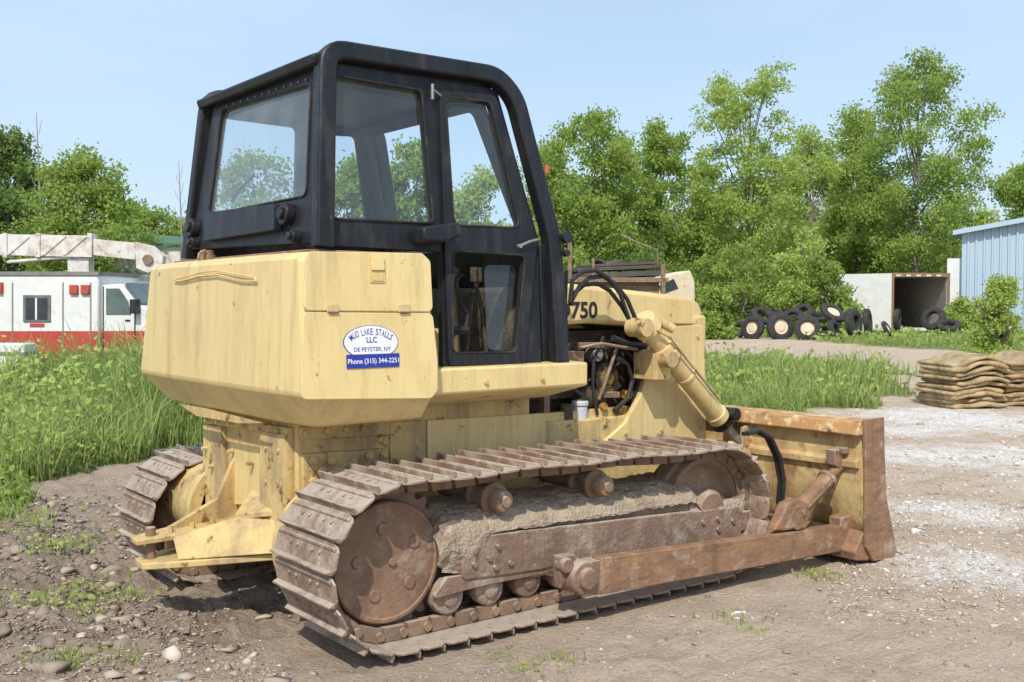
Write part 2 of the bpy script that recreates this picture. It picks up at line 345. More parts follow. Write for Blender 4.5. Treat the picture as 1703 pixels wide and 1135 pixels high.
plate('cover_plate',HR,[[(350,692),(488,712),(488,724),(350,703)]],0,.035,YELD,hull,.004)
plate('cover_plate',HR,[[(346,706),(376,710),(380,860),(346,850)]],0,.03,YELD,hull,.006)
each('bolt',YELD,hull,[lambda b,x=x,y=y:b.cyl(HR.p(x,y,.03),HR.p(x,y,.06),.013,n=6) for x,y in((357,697),(375,700),(395,703),(416,706),(445,712),(475,716),(428,770),(428,830),(395,750),(395,828),(352,745),(363,775),(457,745),(478,749),(457,800),(478,804),(457,845))])
for sg,yo_ in((-1,1.1),(1,1.2)):
    b=MB();b.cyl((0,sg*.56,.43),(0,sg*yo_,.43),.24,n=32);b.cyl((0,sg*.56,.43),(0,sg*.63,.43),.31,n=32);b.make('final_drive_housing',YELD,dz,.01)
# drawbar
b=MB()
b.prism([(-.17,-.06,.47),(-.17,.30,.47),(-.50,.20,.455),(-.78,.13,.44),(-.79,.0,.44),(-.60,-.03,.45)],(0,0,-.03))
b.prism([(-.17,-.45,.37),(-.17,.30,.37),(-.50,.20,.34),(-.76,.13,.320),(-.77,-.02,.320),(-.60,-.16,.335)],(0,0,-.035))
b.prism([(-.17,.16,.84),(-.17,.16,.37),(-.60,.10,.345),(-.60,.10,.455),(-.30,.14,.58)],(0,.035,0))
b.add([(-.17,-.50,.54),(-.17,-.50,.38),(-.62,-.12,.335),(-.62,-.05,.44),(-.34,-.20,.535),(-.17,-.47,.54),(-.17,-.47,.38),(-.60,-.09,.335),(-.60,-.02,.44),(-.32,-.17,.535)],[(0,1,2,3,4),(9,8,7,6,5),(0,5,6,1),(1,6,7,2),(2,7,8,3),(3,8,9,4),(4,9,5,0)])
db=b.make('drawbar',YELD,dz,.006)
b=MB();b.add([(-.17,-.47,.60),(-.34,-.19,.55),(-.17,-.05,.66),(-.17,-.47,.57),(-.34,-.19,.52),(-.17,-.05,.63)],[(0,1,2),(5,4,3),(0,3,4,1),(1,4,5,2),(2,5,3,0)]);b.make('gusset',YELD,db,.004)
b=MB();b.cyl((-.70,.05,.28),(-.70,.05,.49),.026);b.make('hitch_pin',RUS,dz,.004)
each('bolt',YELD,db,[lambda b,x=x,y=y:b.cyl((x,y,.44),(x,y,.485),.014,n=6) for x,y in((-.48,.04),(-.60,.04),(-.36,.06))])

# ---- cab
TY=.088;CP=SIDE(-.845,TY,1.95);CR=REAR(-.195,.09,1.95)
def openfillet(pts,r):
    out=[Vector(pts[0])]
    for i in range(1,len(pts)-1):
        p=Vector(pts[i]);a=Vector(pts[i-1])-p;c=Vector(pts[i+1])-p;la,lc=a.length,c.length;a/=la;c/=lc;t=min(r,la*.45,lc*.45)
        for k in range(6):
            u=k/5;out.append((p+a*t)*(1-u)**2+p*2*u*(1-u)+(p+c*t)*u*u)
    out.append(Vector(pts[-1]));return out
uvp=openfillet([CP.uv(x,y) for x,y in[(533,412),(538,84),(820,128),(852,165),(914,402),(926,606)]],.10)
pts=[CP.at(p.x,p.y,.02) for p in uvp]
b=MB();b.rect(pts,CP.W,.085,.092);rops=b.make('rollover_frame',BLK,dz,.004,40);ropsL=mirror(rops,dz,cab=True)
rear_top=CP.p(545,92);front_top=CP.p(822,140)
yy=abs(rear_top.y)-.02;kr=cabk(2.85)
b=MB()
b.add([(rear_top.x,-yy,rear_top.z),(front_top.x,-yy,front_top.z),(front_top.x,yy*kr,front_top.z),(rear_top.x,yy*kr,rear_top.z),(rear_top.x,-yy,rear_top.z-.07),(front_top.x,-yy,front_top.z-.07),(front_top.x,yy*kr,front_top.z-.07),(rear_top.x,yy*kr,rear_top.z-.07)],[(0,1,2,3),(7,6,5,4),(0,4,5,1),(1,5,6,2),(2,6,7,3),(3,7,4,0)])
b.make('roof',BLK,dz,.01)
b=MB();b.prism([(rear_top.x-.10,-yy-.05,rear_top.z-.012),(rear_top.x+.02,-yy-.05,rear_top.z+.03),(rear_top.x+.02,-yy-.05,rear_top.z-.05),(rear_top.x-.085,-yy-.05,rear_top.z-.06)],(0,yy*(1+kr)+.09,0));b.make('rear_visor',BLK,dz,.01)
b=MB()
pb=CP.p(912,408);b.prism([(pb.x-.05,-.86,1.33),(pb.x+.06,-.86,1.33),(pb.x+.06,-.86,pb.z),(pb.x-.08,-.86,pb.z)],(0,.06,0))
fpp=b.make('front_post_plate',BLK,dz,.008)
each('post_pin',BLK,fpp,[lambda b:b.cyl(CP.p(928,398,.06),CP.p(928,398,.09),.035,n=20),lambda b:b.cyl(CP.p(928,424,.06),CP.p(928,424,.085),.02,n=12)])
b=MB();b.cyl(CP.p(900,292,.05),CP.p(900,278,.05),.018,.015);b.make('marker_lamp',AMB,rops)
# rear face
RW=[(370,184),(518,139),(510,326),(347,358)]
plate('rear_panel',CR,[[(356,172),(520,112),(528,402),(318,414)],RW],-.03,.0,BLK,dz,rs=[.01,.04])
pane('rear_window',CR,RW,-.014,GLR,dz,.04)
b=MB();q=fillet([CR.uv(x,y) for x,y in RW],.04);q.append(q[0]);b.path([CR.at(u,v,.003) for u,v in q],.006,6);b.make('window_seal',GAS,dz)
plate('rear_plate',CR,[[(352,357),(470,342),(470,384),(352,402)]],.0,.05,BLK,dz,.008)
def mb_(b,x,y): b.cyl(CR.p(x,y,0),CR.p(x,y,.05),.055 if y<390 else .03,n=20);b.cyl(CR.p(x,y,.05),CR.p(x,y,.07),.03 if y<390 else .02,n=12)
each('mount_bolt',BLK,dz,[lambda b,x=x,y=y:mb_(b,x,y) for x,y in((484,358),(498,395),(328,380),(330,405))],.004)
each('rivet',SIL,dz,[lambda b,t=k/11:b.cyl(CR.p(378+t*132,177-t*44,0),CR.p(378+t*132,177-t*44,.008),.006,n=8) for k in range(12)])
b=MB();b.path([CR.p(372,332,-.05),CR.p(385,312,-.05),CR.p(408,290,-.05)],.009,6);b.make('wiper',BLK,dz)
outer=[(548,104),(826,150),(895,400),(900,612),(738,613),(736,418),(548,408)]
win=[(555,126),(701,151),(721,372),(550,364)]
dop=[(728,153),(820,160),(889,405),(870,606),(744,609)]
sh=plate('side_panel',CP,[outer,win,dop],-.045,.0,BLK,dz,rs=[.03,.04,.04]);mirror(sh,dz,cab=True)
g=pane('side_window',CP,win,-.025,GLS,dz,.04);mirror(g,dz,cab=True)
dg1=[(737,164),(812,171),(861,380),(751,376)];dg2=[(750,418),(870,426),(854,586),(749,588)]
d_=plate('door',CP,[dop,dg1,dg2],-.02,.022,BLK,dz,rs=[.04,.045,.04]);
g1=pane('window',CP,dg1,0,GLS,d_,.045);g2=pane('window',CP,[(812,440),(866,440),(852,582),(818,582)],-.04,GLS,d_,.04)
dL=mirror(d_,dz,cab=True);mirror(g1,dL,cab=True)
def seal(lp,r,w,rad,mat,par,nm='window_seal'):
    b=MB();q=fillet([CP.uv(x,y) for x,y in lp],r);q.append(q[0]);b.path([CP.at(u,v,w) for u,v in q],rad,6);b.make(nm,mat,par)
seal(dg1,.045,.022,.006,GAS,d_);seal(dg2,.04,.022,.006,GAS,d_);seal(win,.04,.004,.007,GAS,dz)
b=MB();b.pp(CP,[(679,384),(736,376),(743,380),(743,399),(718,408),(681,408)],.02,.14);b.make('door_bracket',BLK,dz,.012)
b=MB();b.path([CP.p(855,412,.035),CP.p(872,404,.05),CP.p(884,401,.05)],.008,8);b.cyl(CP.p(858,411,.02),CP.p(858,411,.045),.012);b.make('handle',SIL,d_)
b=MB();b.cyl(CP.p(714,143,.03),CP.p(714,168,.03),.009);b.path([CP.p(714,150,.03),CP.p(728,162,.03)],.005);b.make('hinge',SIL,d_)
FX=PL((1.20,0,1.95),(0,-1,0),(-.42,0,1))
fw=[(-.76,-.62),(.80,-.62),(.74,.90),(-.62,.90)]
plate('front_panel',FX,[fw,[(-.68,.04),(.72,.04),(.66,.84),(-.55,.84)]],-.02,.02,BLK,dz,px=False,rs=[.02,.05])
# interior
b=MB();b.box((-.1,-.78,1.24),(1.35,.74,1.30));b.make('cab_floor',GRM,dz)
b=MB();b.box((.15,-.30,1.45),(.65,.25,1.62));b.prism([(.15,-.28,1.60),(.28,-.28,1.60),(.12,-.28,2.14),(.02,-.28,2.14)],(0,.52,0));b.make('seat',BKR,dz,.05)
b=MB();b.box((1.1,-.7,1.3),(1.3,.66,1.75));b.make('dashboard',GRM,dz,.03)
b=MB();b.box((.3,-.7,1.3),(.75,-.4,1.52));b.make('side_console',YELD,dz,.03)
def lev(b,x,y,dx): b.path([(x,y,1.3),(x+dx,y,1.65),(x+dx*2,y,1.80)],.012);b.path([(x+dx*2,y,1.78),(x+dx*2,y,1.86)],.022)
each('control_lever',GRM,dz,[lambda b,a=a:lev(b,*a) for a in((.85,-.6,.05),(.92,-.5,-.03),(.8,.3,.02),(.7,-.58,.04),(1.0,-.62,-.05))])
each('cab_hose',GAS,dz,[lambda b,l=l,r=r:b.path([CP.p(x,y,-.12) for x,y in l],r) for l,r in(([(757,540),(760,500),(772,470),(790,452)],.012),([(770,555),(795,548),(800,520),(785,500)],.012),([(760,548),(800,546)],.02))])

# ---- hood and engine
HS=SIDE(-.44)
hood_pts=[HS.uv(x,y) for x,y in[(860,462),(1000,477),(1150,494),(1163,503),(1169,515),(1170,545),(1085,545),(985,538),(895,545),(880,605),(850,605)]]
b=MB();b.prism([HS.at(u,v,0) for u,v in hood_pts],(0,.88,0));hood=b.make('hood',YEL,dz,.03)
text('lettering','D750',HS,927,502,993,531,.004,BTX,hood,.028)
x3=HS.uv(1169,540)[0];zt=HS.uv(1169,520)[1]
RGP=SIDE(-.51)
rg=[(1076,546),(1170,542),(1174,732),(1004,738),(1040,706),(1066,660),(1078,615)]
rgo=plate('radiator_guard',RGP,[rg],-.04,0,YEL,dz,.01,.004);mirror(rgo,dz)
each('bolt',YELD,rgo,[lambda b,x=x,y=y:b.cyl(RGP.p(x,y,0),RGP.p(x,y,.012),.012,n=6) for x,y in((1160,560),(1162,640),(1164,712),(1100,716),(1040,722))])
b=MB();b.box((x3-.10,-.465,.70),(x3+.01,.465,zt-.02));b.make('front_grille_housing',YELD,dz,.02)
b=MB();b.box((x3-.35,-.43,.95),(x3-.13,.43,1.52));b.make('radiator',GRM,dz)
b=MB()
b.box((1.40,-.24,.95),(2.45,.24,1.48));b.box((1.5,-.33,1.05),(2.2,.33,1.2));b.box((1.45,-.30,1.3),(2.35,-.2,1.42))
for i in range(6): b.cyl((1.55+i*.15,-.30,1.38),(1.55+i*.15,-.36,1.38),.028);b.path([(1.55+i*.15,-.3,1.44),(1.57+i*.15,-.36,1.3),(1.5+i*.13,-.34,1.15)],.008,6)
b.cyl((1.9,-.36,1.05),(2.1,-.36,1.05),.07)
eng=b.make('engine',GRM,dz,.01)
EP=SIDE(-.44)
b=MB();b.cyl(EP.p(966,704,-.01),EP.p(966,676,-.01),.050,n=20);b.cyl(EP.p(966,676,-.01),EP.p(966,667,-.01),.056,n=20);b.make('oil_filter',M('filter_white',(.50,.52,.55),(.62,.62,.62),9,(.12,.10,.08),(.55,.7),9),eng,.008)
b=MB();b.cyl(EP.p(944,704,-.01),EP.p(944,672,-.01),.042,n=20);b.make('oil_filter',GRM,eng,.008)
YE2=M('engine_yellow',(.22,.12,.03),(.38,.23,.06),8,(.04,.03,.025),(.42,.56),8)
b=MB();b.lathe(EP.p(1014,630,-.07),(0,-1,0),[(.03,0),(.085,0),(.10,.015),(.085,.03),(.10,.045),(.06,.05),(.035,.07)]);b.make('pulley',YE2,eng)
each('fan_belt',BKR,eng,[lambda b:b.path([EP.p(1004,640,-.03),EP.p(985,600,-.02),EP.p(990,580,-.02),EP.p(1004,582,-.02),EP.p(1022,618,-.03)],.009,6)])
b=MB();b.cyl(EP.p(992,590,-.07),EP.p(992,590,.02),.045,n=20);b.cyl(EP.p(992,590,.02),EP.p(992,590,.04),.022,n=12);b.make('alternator',SIL,eng,.004)
each('engine_hose',BKR,eng,[lambda b,l=l,w=w,r=r:b.path([EP.p(x,y,w) for x,y in l],r) for l,w,r in(([(1020,596),(1036,606),(1044,632),(1036,662),(1014,682)],.045,.016),([(1010,562),(1040,574),(1070,575)],.05,.022),([(930,640),(955,650),(975,665)],.02,.012),([(1000,560),(984,600),(982,640),(990,690)],.02,.011),([(950,575),(962,600),(968,640)],.02,.011),([(1030,575),(1052,600),(1058,640),(1046,680)],.02,.013))])
PMP=M('pump_orange',(.42,.22,.03),(.55,.32,.06),9,(.06,.04,.03),(.48,.6),12)
each('injection_pump',PMP,eng,[lambda b:b.bp(EP,1016,678,1042,692,-.04,.02),lambda b:b.bp(EP,1020,693,1036,708,-.04,.03),lambda b:b.cyl(EP.p(1000,676,0),EP.p(1000,676,.04),.025),lambda b:b.bp(EP,1040,650,1052,664,-.04,.01)],.006)
each('engine_bracket',RUS,eng,[lambda b:b.bp(EP,905,600,915,735,-.05,.0),lambda b:b.bp(EP,960,570,1000,579,-.02,.03),lambda b:b.bp(SIDE(-.5),905,584,968,606,-.03,.02),lambda b:b.path([SIDE(-.5).p(960,580),SIDE(-.5).p(1000,572),SIDE(-.5).p(1060,582)],.012),lambda b:b.bp(EP,925,705,1010,716,-.06,.01),lambda b:b.bp(EP,930,612,972,640,-.06,-.01),lambda b:b.bp(EP,1002,652,1030,662,-.05,.01),lambda b:b.path([EP.p(1025,570,.02),EP.p(1000,640,.03),EP.p(992,665,.02)],.012)],.004)
b=MB();b.box((1.2,-.45,.9),(2.3,-.40,.98));b.make('frame_rail',YELD,dz,.004)

# ---- lift cylinder
LC=SIDE(-.66)
A=LC.p(1068,535);B_=LC.p(1194,693)
b=MB();b.cyl(A,B_,.066,n=24);
dv=(B_-A).normalized()
for t,r,l in((.0,.09,.09),(.24,.082,.05),(.30,.09,.05),(.55,.072,.02),(.97,.076,.05)):
    p=A.lerp(B_,t);b.cyl(p-dv*.01,p+dv*l,r,n=24)
lc=b.make('lift_cylinder',YEL,dz,.005);
b=MB();b.cyl(LC.p(1058,545,-.05),LC.p(1058,545,.1),.06);b.cyl(LC.p(1098,597,-.2),LC.p(1098,597,.11),.055);b.bp(LC,1083,588,1112,632,-.16,.02);b.path([LC.p(1075,548,.09),LC.p(1095,560,.1),LC.p(1128,600,.09),LC.p(1180,662,.08)],.010);b.cyl(LC.p(1090,535,.03),LC.p(1104,548,.09),.03);br=b.make('cylinder_trunnion',YELD,dz,.006)
B2=LC.p(1268,782)
b=MB();b.cyl(B_,B2,.030);b.make('cylinder_rod',SIL,dz)
each('rod_gland',BLK,dz,[lambda b:(b.cyl(LC.p(1196,690,-.03),LC.p(1208,706,-.03),.078),b.cyl(LC.p(1207,688,.0),LC.p(1207,688,.1),.045)),lambda b:b.cyl(B2-Vector((0,.07,0)),B2+Vector((0,.07,0)),.06)],.005)
mirror(lc,dz);mirror(br,dz)
def hh_(b,k,dx,dy): b.path([SIDE(-.58-.02*k).p(x+dx*(i>0),y+dy*(1 if 0<i<6 else .2)) for i,(x,y) in enumerate([(948,508),(955,488),(972,474),(994,472),(1014,484),(1034,510),(1050,538)])],.014,8)
each('hydraulic_hose',BKR,dz,[lambda b,a=a:hh_(b,*a) for a in((0,0,0),(1,9,-12),(2,-3,-22))])
b=MB();HP2=SIDE(-.60)
b.path([HP2.p(x,y) for x,y in[(942,450),(940,500),(942,560),(938,600)]],.012);b.make('hydraulic_pipe',BLK,dz)

# ---- blade
prof_f=[(3.40,.90),(3.33,.78),(3.295,.62),(3.30,.45),(3.36,.28),(3.46,.13),(3.57,.03)]
prof_b=[(3.44,.03),(3.34,.13),(3.25,.28),(3.22,.50),(3.225,.70),(3.24,.80),(3.24,.90)]
BY=1.58
b=MB();b.prism([(x,-BY,z) for x,z in prof_f+prof_b],(0,2*BY,0));blade=b.make('blade',BLU,dz,.006,30)
b=MB();b.prism([(3.16,-BY,.83),(3.19,-BY,.915),(3.41,-BY,.915),(3.43,-BY,.89),(3.25,-BY,.82)],(0,2*BY,0));b.make('top_rail',BLT,blade,.012)
for y in(-BY-.025,BY):
    b=MB();b.prism([(3.21,y,.93),(3.42,y,.93),(3.43,y,.70),(3.46,y,.40),(3.58,y,.06),(3.55,y,.0),(3.32,y,.02),(3.24,y,.12)],(0,.025,0));b.make('end_plate',RUO,blade,.005)
b=MB();b.prism([(3.15,-BY,.10),(3.25,-BY,.22),(3.40,-BY,.06),(3.30,-BY,.02),(3.17,-BY,.04)],(0,2*BY,0));b.make('lower_beam',RUO,blade,.01)
b=MB();b.prism([(3.19,-BY+.02,.66),(3.23,-BY+.02,.68),(3.23,-BY+.02,.61),(3.19,-BY+.02,.62)],(0,2*BY-.04,0));b.make('middle_rail',BLU,blade,.004)
each('rib',YELD,blade,[lambda b,y=y:b.prism([(3.24,y,.83),(3.14,y,.80),(3.12,y,.60),(3.24,y,.52)],(0,.03,0)) for y in(-.70,-.55,.55,.70)],.005)
each('lift_lug',YEL,blade,[lambda b,y=y:b.prism([(3.24,y,.62),(3.0,y,.72),(2.94,y,.62),(3.02,y,.45),(3.24,y,.36)],(0,.04,0)) for y in(-.72,-.62)],.006)
# push arms
AP=SIDE(-1.48)
b=MB();ar=[AP.uv(x,y) for x,y in[(1000,929),(1412,873),(1416,915),(1000,990)]]
b.prism([AP.at(u,v,0) for u,v in ar],(0,.075,0));arm=b.make('push_arm',RUO,dz,.006);armL=mirror(arm,dz)
b=MB();b.pp(AP,[(1400,862),(1432,852),(1432,912),(1400,918)],-.10,-.005);b.make('arm_bracket',RUO,arm,.01)
b=MB();c0=AP.p(976,963,0);b.lathe(c0+Vector((0,.13,0)),(0,-1,0),[(.085,0),(.088,.01),(.088,.115),(.082,.125),(.055,.128),(.055,.15),(.05,.158),(.03,.16)],28);b.pp(AP,[(980,936),(1006,932),(1006,988),(980,990)],-.10,-.01);b.make('trunnion',RUS,arm,.004)
b=MB();b.cyl(AP.p(952,944,-.10),AP.p(952,944,-.03),.04);b.pp(AP,[(944,930),(972,926),(968,950),(946,985)],-.12,-.06);b.make('trunnion_mount',RUG,arm,.008)
b=MB();b.pp(AP,[(1290,884),(1303,860),(1312,838),(1330,830),(1350,838),(1352,862),(1330,880)],-.08,-.01);b.make('strut_bracket',RUO,arm,.01)
p0=AP.p(1330,862,-.06);p1=AP.p(1415,772,-.06)
b=MB();b.cyl(p0,p0.lerp(p1,.72),.054,n=22);b.cyl(p0.lerp(p1,.72),p1,.030);b.cyl(p0+Vector((0,.05,0)),p0-Vector((0,.055,0)),.075);b.cyl(p1+Vector((0,.05,0)),p1-Vector((0,.06,0)),.048)
for t,r_ in((.06,.064),(.34,.058),(.66,.064)): b.cyl(p0.lerp(p1,t),p0.lerp(p1,t+.05),r_,n=22)
b.path([p0.lerp(p1,.15)+Vector((0,-.06,.01)),p0.lerp(p1,.4)+Vector((0,-.07,.02)),p0.lerp(p1,.66)+Vector((0,-.06,.01))],.008,6)
st=b.make('tilt_strut',RUO,dz,.004);mirror(st,dz)
b=MB();b.pp(AP,[(1395,750),(1432,745),(1438,785),(1418,792),(1396,775)],-.10,-.03);b.cyl(AP.p(1408,755,-.02),AP.p(1408,745,-.02),.03);b.make('strut_lug',RUS,blade,.006)
each('blade_hose',BKR,dz,[lambda b,k=k:b.path([SIDE(-1.15-.04*k).p(x+7*k,y) for x,y in[(1236,722),(1255,716),(1275,728),(1290,760),(1297,800),(1294,835),(1300,850)]],.015,8) for k in range(2)])

# ---- tracks
def track_path(R1,R2,z0,L,n,bulge=.012):
    pts=[];c1=(0,z0+R1);c2=(L,z0+R2)
    for i in range(60):
        t=i/60;pts.append((t*L,(c1[1]+R1)*(1-t)+(c2[1]+R2)*t+bulge*math.sin(math.pi*t)+.006*math.cos(6*math.pi*t)))
    for i in range(50): a=math.pi/2-math.pi*i/50;pts.append((L+R2*math.cos(a),c2[1]+R2*math.sin(a)))
    for i in range(60): pts.append((L*(1-i/60),z0))
    for i in range(50): a=-math.pi/2-math.pi*i/50;pts.append((R1*math.cos(a),c1[1]+R1*math.sin(a)))
    P=np.array(pts);P2=np.vstack([P,P[:1]]);s=np.r_[0,np.cumsum(np.hypot(*np.diff(P2,axis=0).T))]
    out=[];per=s[-1]
    f=lambda q:(np.interp(q%per,s,P2[:,0]),np.interp(q%per,s,P2[:,1]))
    for i in range(n):
        q=(i+.3)*per/n;x,z=f(q);h=per/n*.45;xa,za=f(q-h);xb,zb=f(q+h)
        tx,tz=xb-xa,zb-za;l=math.hypot(tx,tz);out.append((x,z,tx/l,tz/l))
    return out,per/n
NS=49;TZ=.06
tp,pitch_=track_path(.382,.368,TZ,2.2,NS)
SW=.59
b=MB();h=pitch_/2
b.prism([(-h+.002,-SW/2+.02,0),(-h+.03,-SW/2,0),(h-.03,-SW/2,0),(h-.008,-SW/2+.02,0),(h+.004,-SW/2+.06,0),(h+.004,SW/2-.06,0),(h-.008,SW/2-.02,0),(h-.03,SW/2,0),(-h+.03,SW/2,0),(-h+.002,SW/2-.02,0)],(0,0,.012))
b.prism([(-h+.004,-SW/2+.012,.012),(-h+.024,-SW/2+.012,.012),(-h+.015,-SW/2+.012,.042),(-h+.005,-SW/2+.012,.042)],(0,SW-.024,0))
b.prism([(h-.035,-SW/2+.02,.012),(h-.012,-SW/2+.02,.012),(h-.016,-SW/2+.02,.019),(h-.028,-SW/2+.02,.019)],(0,SW-.04,0))
for y in(-.14,-.07,.07,.14):
    b.cyl((.012,y,.010),(.012,y,.020),.011,n=6)
shoe0=b.make('track_shoe',TRK,None,.002);shoe_me=shoe0.data;bpy.data.objects.remove(shoe0)
for sg,zo,ya in((-1,0,1.075),(1,-.155,1.235)):
    yc=sg*ya
    b=MB()
    for (x,z,tx,tz) in tp:
        nx,nz=-tz,tx
        Mx=Matrix(((tx,0,nx,x),(0,1,0,yc),(tz,0,nz,z+zo),(0,0,0,1)))
        for s2 in(-1,1):
            b.box((-h*1.12,s2*.095-.018,-.070),(h*.55,s2*.095+.018,-.004),Mx)
            b.box((-h*.45,s2*.070-.016,-.065),(h*1.2,s2*.070+.016,-.006),Mx)
        p0=Mx@Vector((-h,-.125,-.036));p1=Mx@Vector((-h,.125,-.036));b.cyl(p0,p1,.023,n=10)
    ch=b.make('track_chain',RUS,dz,0)
    for i,(x,z,tx,tz) in enumerate(tp):
        nx,nz=-tz,tx;j=random.uniform(-.02,.02)
        Mx=Matrix(((tx,0,nx,x),(0,1,0,yc+j*.3),(tz,0,nz,z+zo),(0,0,0,1)))
        o=bpy.data.objects.new('track_shoe',shoe_me);link(o,ch);o.matrix_world=Mx@Matrix.Rotation(j,4,'Y')
        bv=o.modifiers.new('bevel','BEVEL');bv.width=.002;bv.segments=1
    z1=TZ+.375+zo;z2=TZ+.365+zo
    b=MB();n=26;teeth=[]
    for i in range(n*4):
        a=2*math.pi*i/(n*4);r=[.335,.37,.37,.335][i%4];teeth.append((r*math.cos(a),r*math.sin(a)))
    b.prism([(x,yc-.03,z1+z) for x,z in teeth],(0,.06,0));b.make('sprocket',RUS,dz,0)
    yo=yc+sg*.11
    b=MB();b.lathe((0,yo-sg*.18,z1),(0,sg,0),[(.25,0),(.28,.03),(.292,.13),(.292,.155),(.284,.166),(.27,.168),(.262,.162),(.0,.166)],64);cap=b.make('final_drive_cover',DSK,dz,0,25)
    each('cover_cap',DSK,cap,[lambda b,a=R(100+72*k):b.cyl((.165*math.cos(a),yo-sg*.02,z1+.165*math.sin(a)),(.165*math.cos(a),yo-sg*.008,z1+.165*math.sin(a)),.033,.029,n=20) for k in range(5)]+[lambda b:b.cyl((0.02,yo-sg*.02,z1),(0.02,yo+sg*.0,z1),.022,.019,n=14)],.003)
    b=MB();b.lathe((2.2,yc-.05,z2),(0,1,0),[(.10,-.12),(.12,-.1),(.12,-.04),(.25,-.02),(.28,-.05),(.31,-.05),(.315,0),(.335,.01),(.335,.09),(.315,.10),(.31,.15),(.28,.15),(.25,.12),(.12,.14),(.12,.2),(.10,.22)],48);b.make('idler',RUS,dz,0,30)
    for k in range(7):
        x=.33+.25*k
        b=MB();b.lathe((x,yc,TZ+zo+.158),(0,sg,0),[(.05,-.17),(.085,-.16),(.085,-.1),(.075,-.09),(.075,.05),(.088,.06),(.088,.115),(.078,.125),(.046,.128),(.042,.14),(.028,.145),(.0,.145)],28);b.make('track_roller',RUG,dz,.003,30)
    for x in(.62,1.32):
        b=MB();b.lathe((x,yc-sg*.05,.665+zo),(0,sg,0),[(.045,-.3),(.045,0),(.085,.01),(.085,.03),(.068,.04),(.068,.13),(.085,.14),(.085,.16),(.058,.17),(.058,.23),(.05,.245),(.028,.25),(.028,.262)],28);b.make('carrier_roller',RUS,dz,.003,30)
    ym=yc
    b=MB();b.prism([(.28,ym-sg*.14,.36+zo),(.30,ym-sg*.14,.50+zo),(2.0,ym-sg*.14,.52+zo),(2.35,ym-sg*.14,.44+zo),(2.35,ym-sg*.14,.36+zo),(2.0,ym-sg*.14,.33+zo)],(0,sg*.28,0))
    b.prism([(.30,ym-sg*.14,.49+zo),(.34,ym-sg*.10,.60+zo),(1.95,ym-sg*.10,.60+zo),(2.0,ym-sg*.14,.50+zo)],(0,sg*.18,0))
    b.make('track_frame',RUG,dz,.02)
YF=SIDE(-1.235)
up=plate('rock_guard',YF,[[(764,905),(800,893),(1080,860),(1226,844),(1230,896),(1105,912),(850,952),(770,962)]],-.03,.014,RUG,dz,.02,.008);mirror(up,dz)
lo=plate('rock_guard',YF,[[(744,962),(900,938),(1010,920),(1010,938),(900,954),(800,974),(720,996)]],-.03,.004,RUG,dz,.012);mirror(lo,dz)
each('guard_bolt',RUS,up,[lambda b,x=x,y=y:b.cyl(YF.p(x,y,.012),YF.p(x,y,.03),.014,n=6) for x,y in((785,915),(785,938),(810,928),(825,908),(1165,868),(1190,862),(1215,866),(1190,880),(845,935),(820,943))])
b=MB();b.bp(YF,1240,800,1285,850,-.14,-.02);b.bp(YF,1225,850,1280,885,-.14,-.01);b.make('idler_yoke',RUG,dz,.012)
def lump_grid(nu,nv,f):
    vs=[];fs=[]
    for i in range(nu):
        for j in range(nv): vs.append(f(i/(nu-1),j/(nv-1)))
    for i in range(nu-1):
        for j in range(nv-1): fs.append((i*nv+j,(i+1)*nv+j,(i+1)*nv+j+1,i*nv+j+1))
    return vs,fs
def N1(a,b_,s,o=5): return float(fbm(np.array([a]),np.array([b_]),s,o)[0])
def mudf(u,v):
    x=.24+1.90*u
    n=N1(x*4.,v*3+3,3,3);n2=N1(x*26,v*16,9,3)
    low=.0+.11*max(0,N1(x*2.6,1.,13,4)-.44)*2.2+.012*N1(x*14,2.,15,2)
    t=min(1,v/.85);y=-.90-.343*math.sin(t*math.pi/2)**.8
    z=.655-.130*(1-math.cos(t*math.pi/2))-(low if v>.85 else 0)*((v-.85)/.15 if v>.85 else 0)+(n-.5)*.05*(1-.5*v)+(n2-.5)*.020-.03*u
    y+=-(.004+.006*n)*(v>.82)+(n2-.5)*.008
    if v>.97: y+=.03
    e=min(1,u/.04,(1-u)/.05);z-=.08*(1-e)
    return (x,y,z)
vs,fs=lump_grid(280,58,mudf);b=MB();b.add(vs,fs);b.make('caked_mud',MUD,dz,0,80)
def blob(px0,py0,w,hh_px,amp,sd):
    def f(u,v):
        p=YF.uv(px0+w*u,py0+hh_px*v-.12*w*u)
        e=max(0,1-((2*u-1)**2+(2*v-1)**2));n=N1(u*4+sd,v*3.,5+sd,4)
        return tuple(YF.at(p[0]+(n-.5)*.05,p[1]+(n-.5)*.05,-.012+amp*(e**.7)*(.35+1.1*n)))
    vs,fs=lump_grid(54,40,f);b=MB();b.add(vs,fs);b.make('caked_mud',MUD,dz,0,80)
blob(865,905,120,60,.026,1);blob(735,872,90,85,.036,2);blob(1150,835,90,40,.028,4)

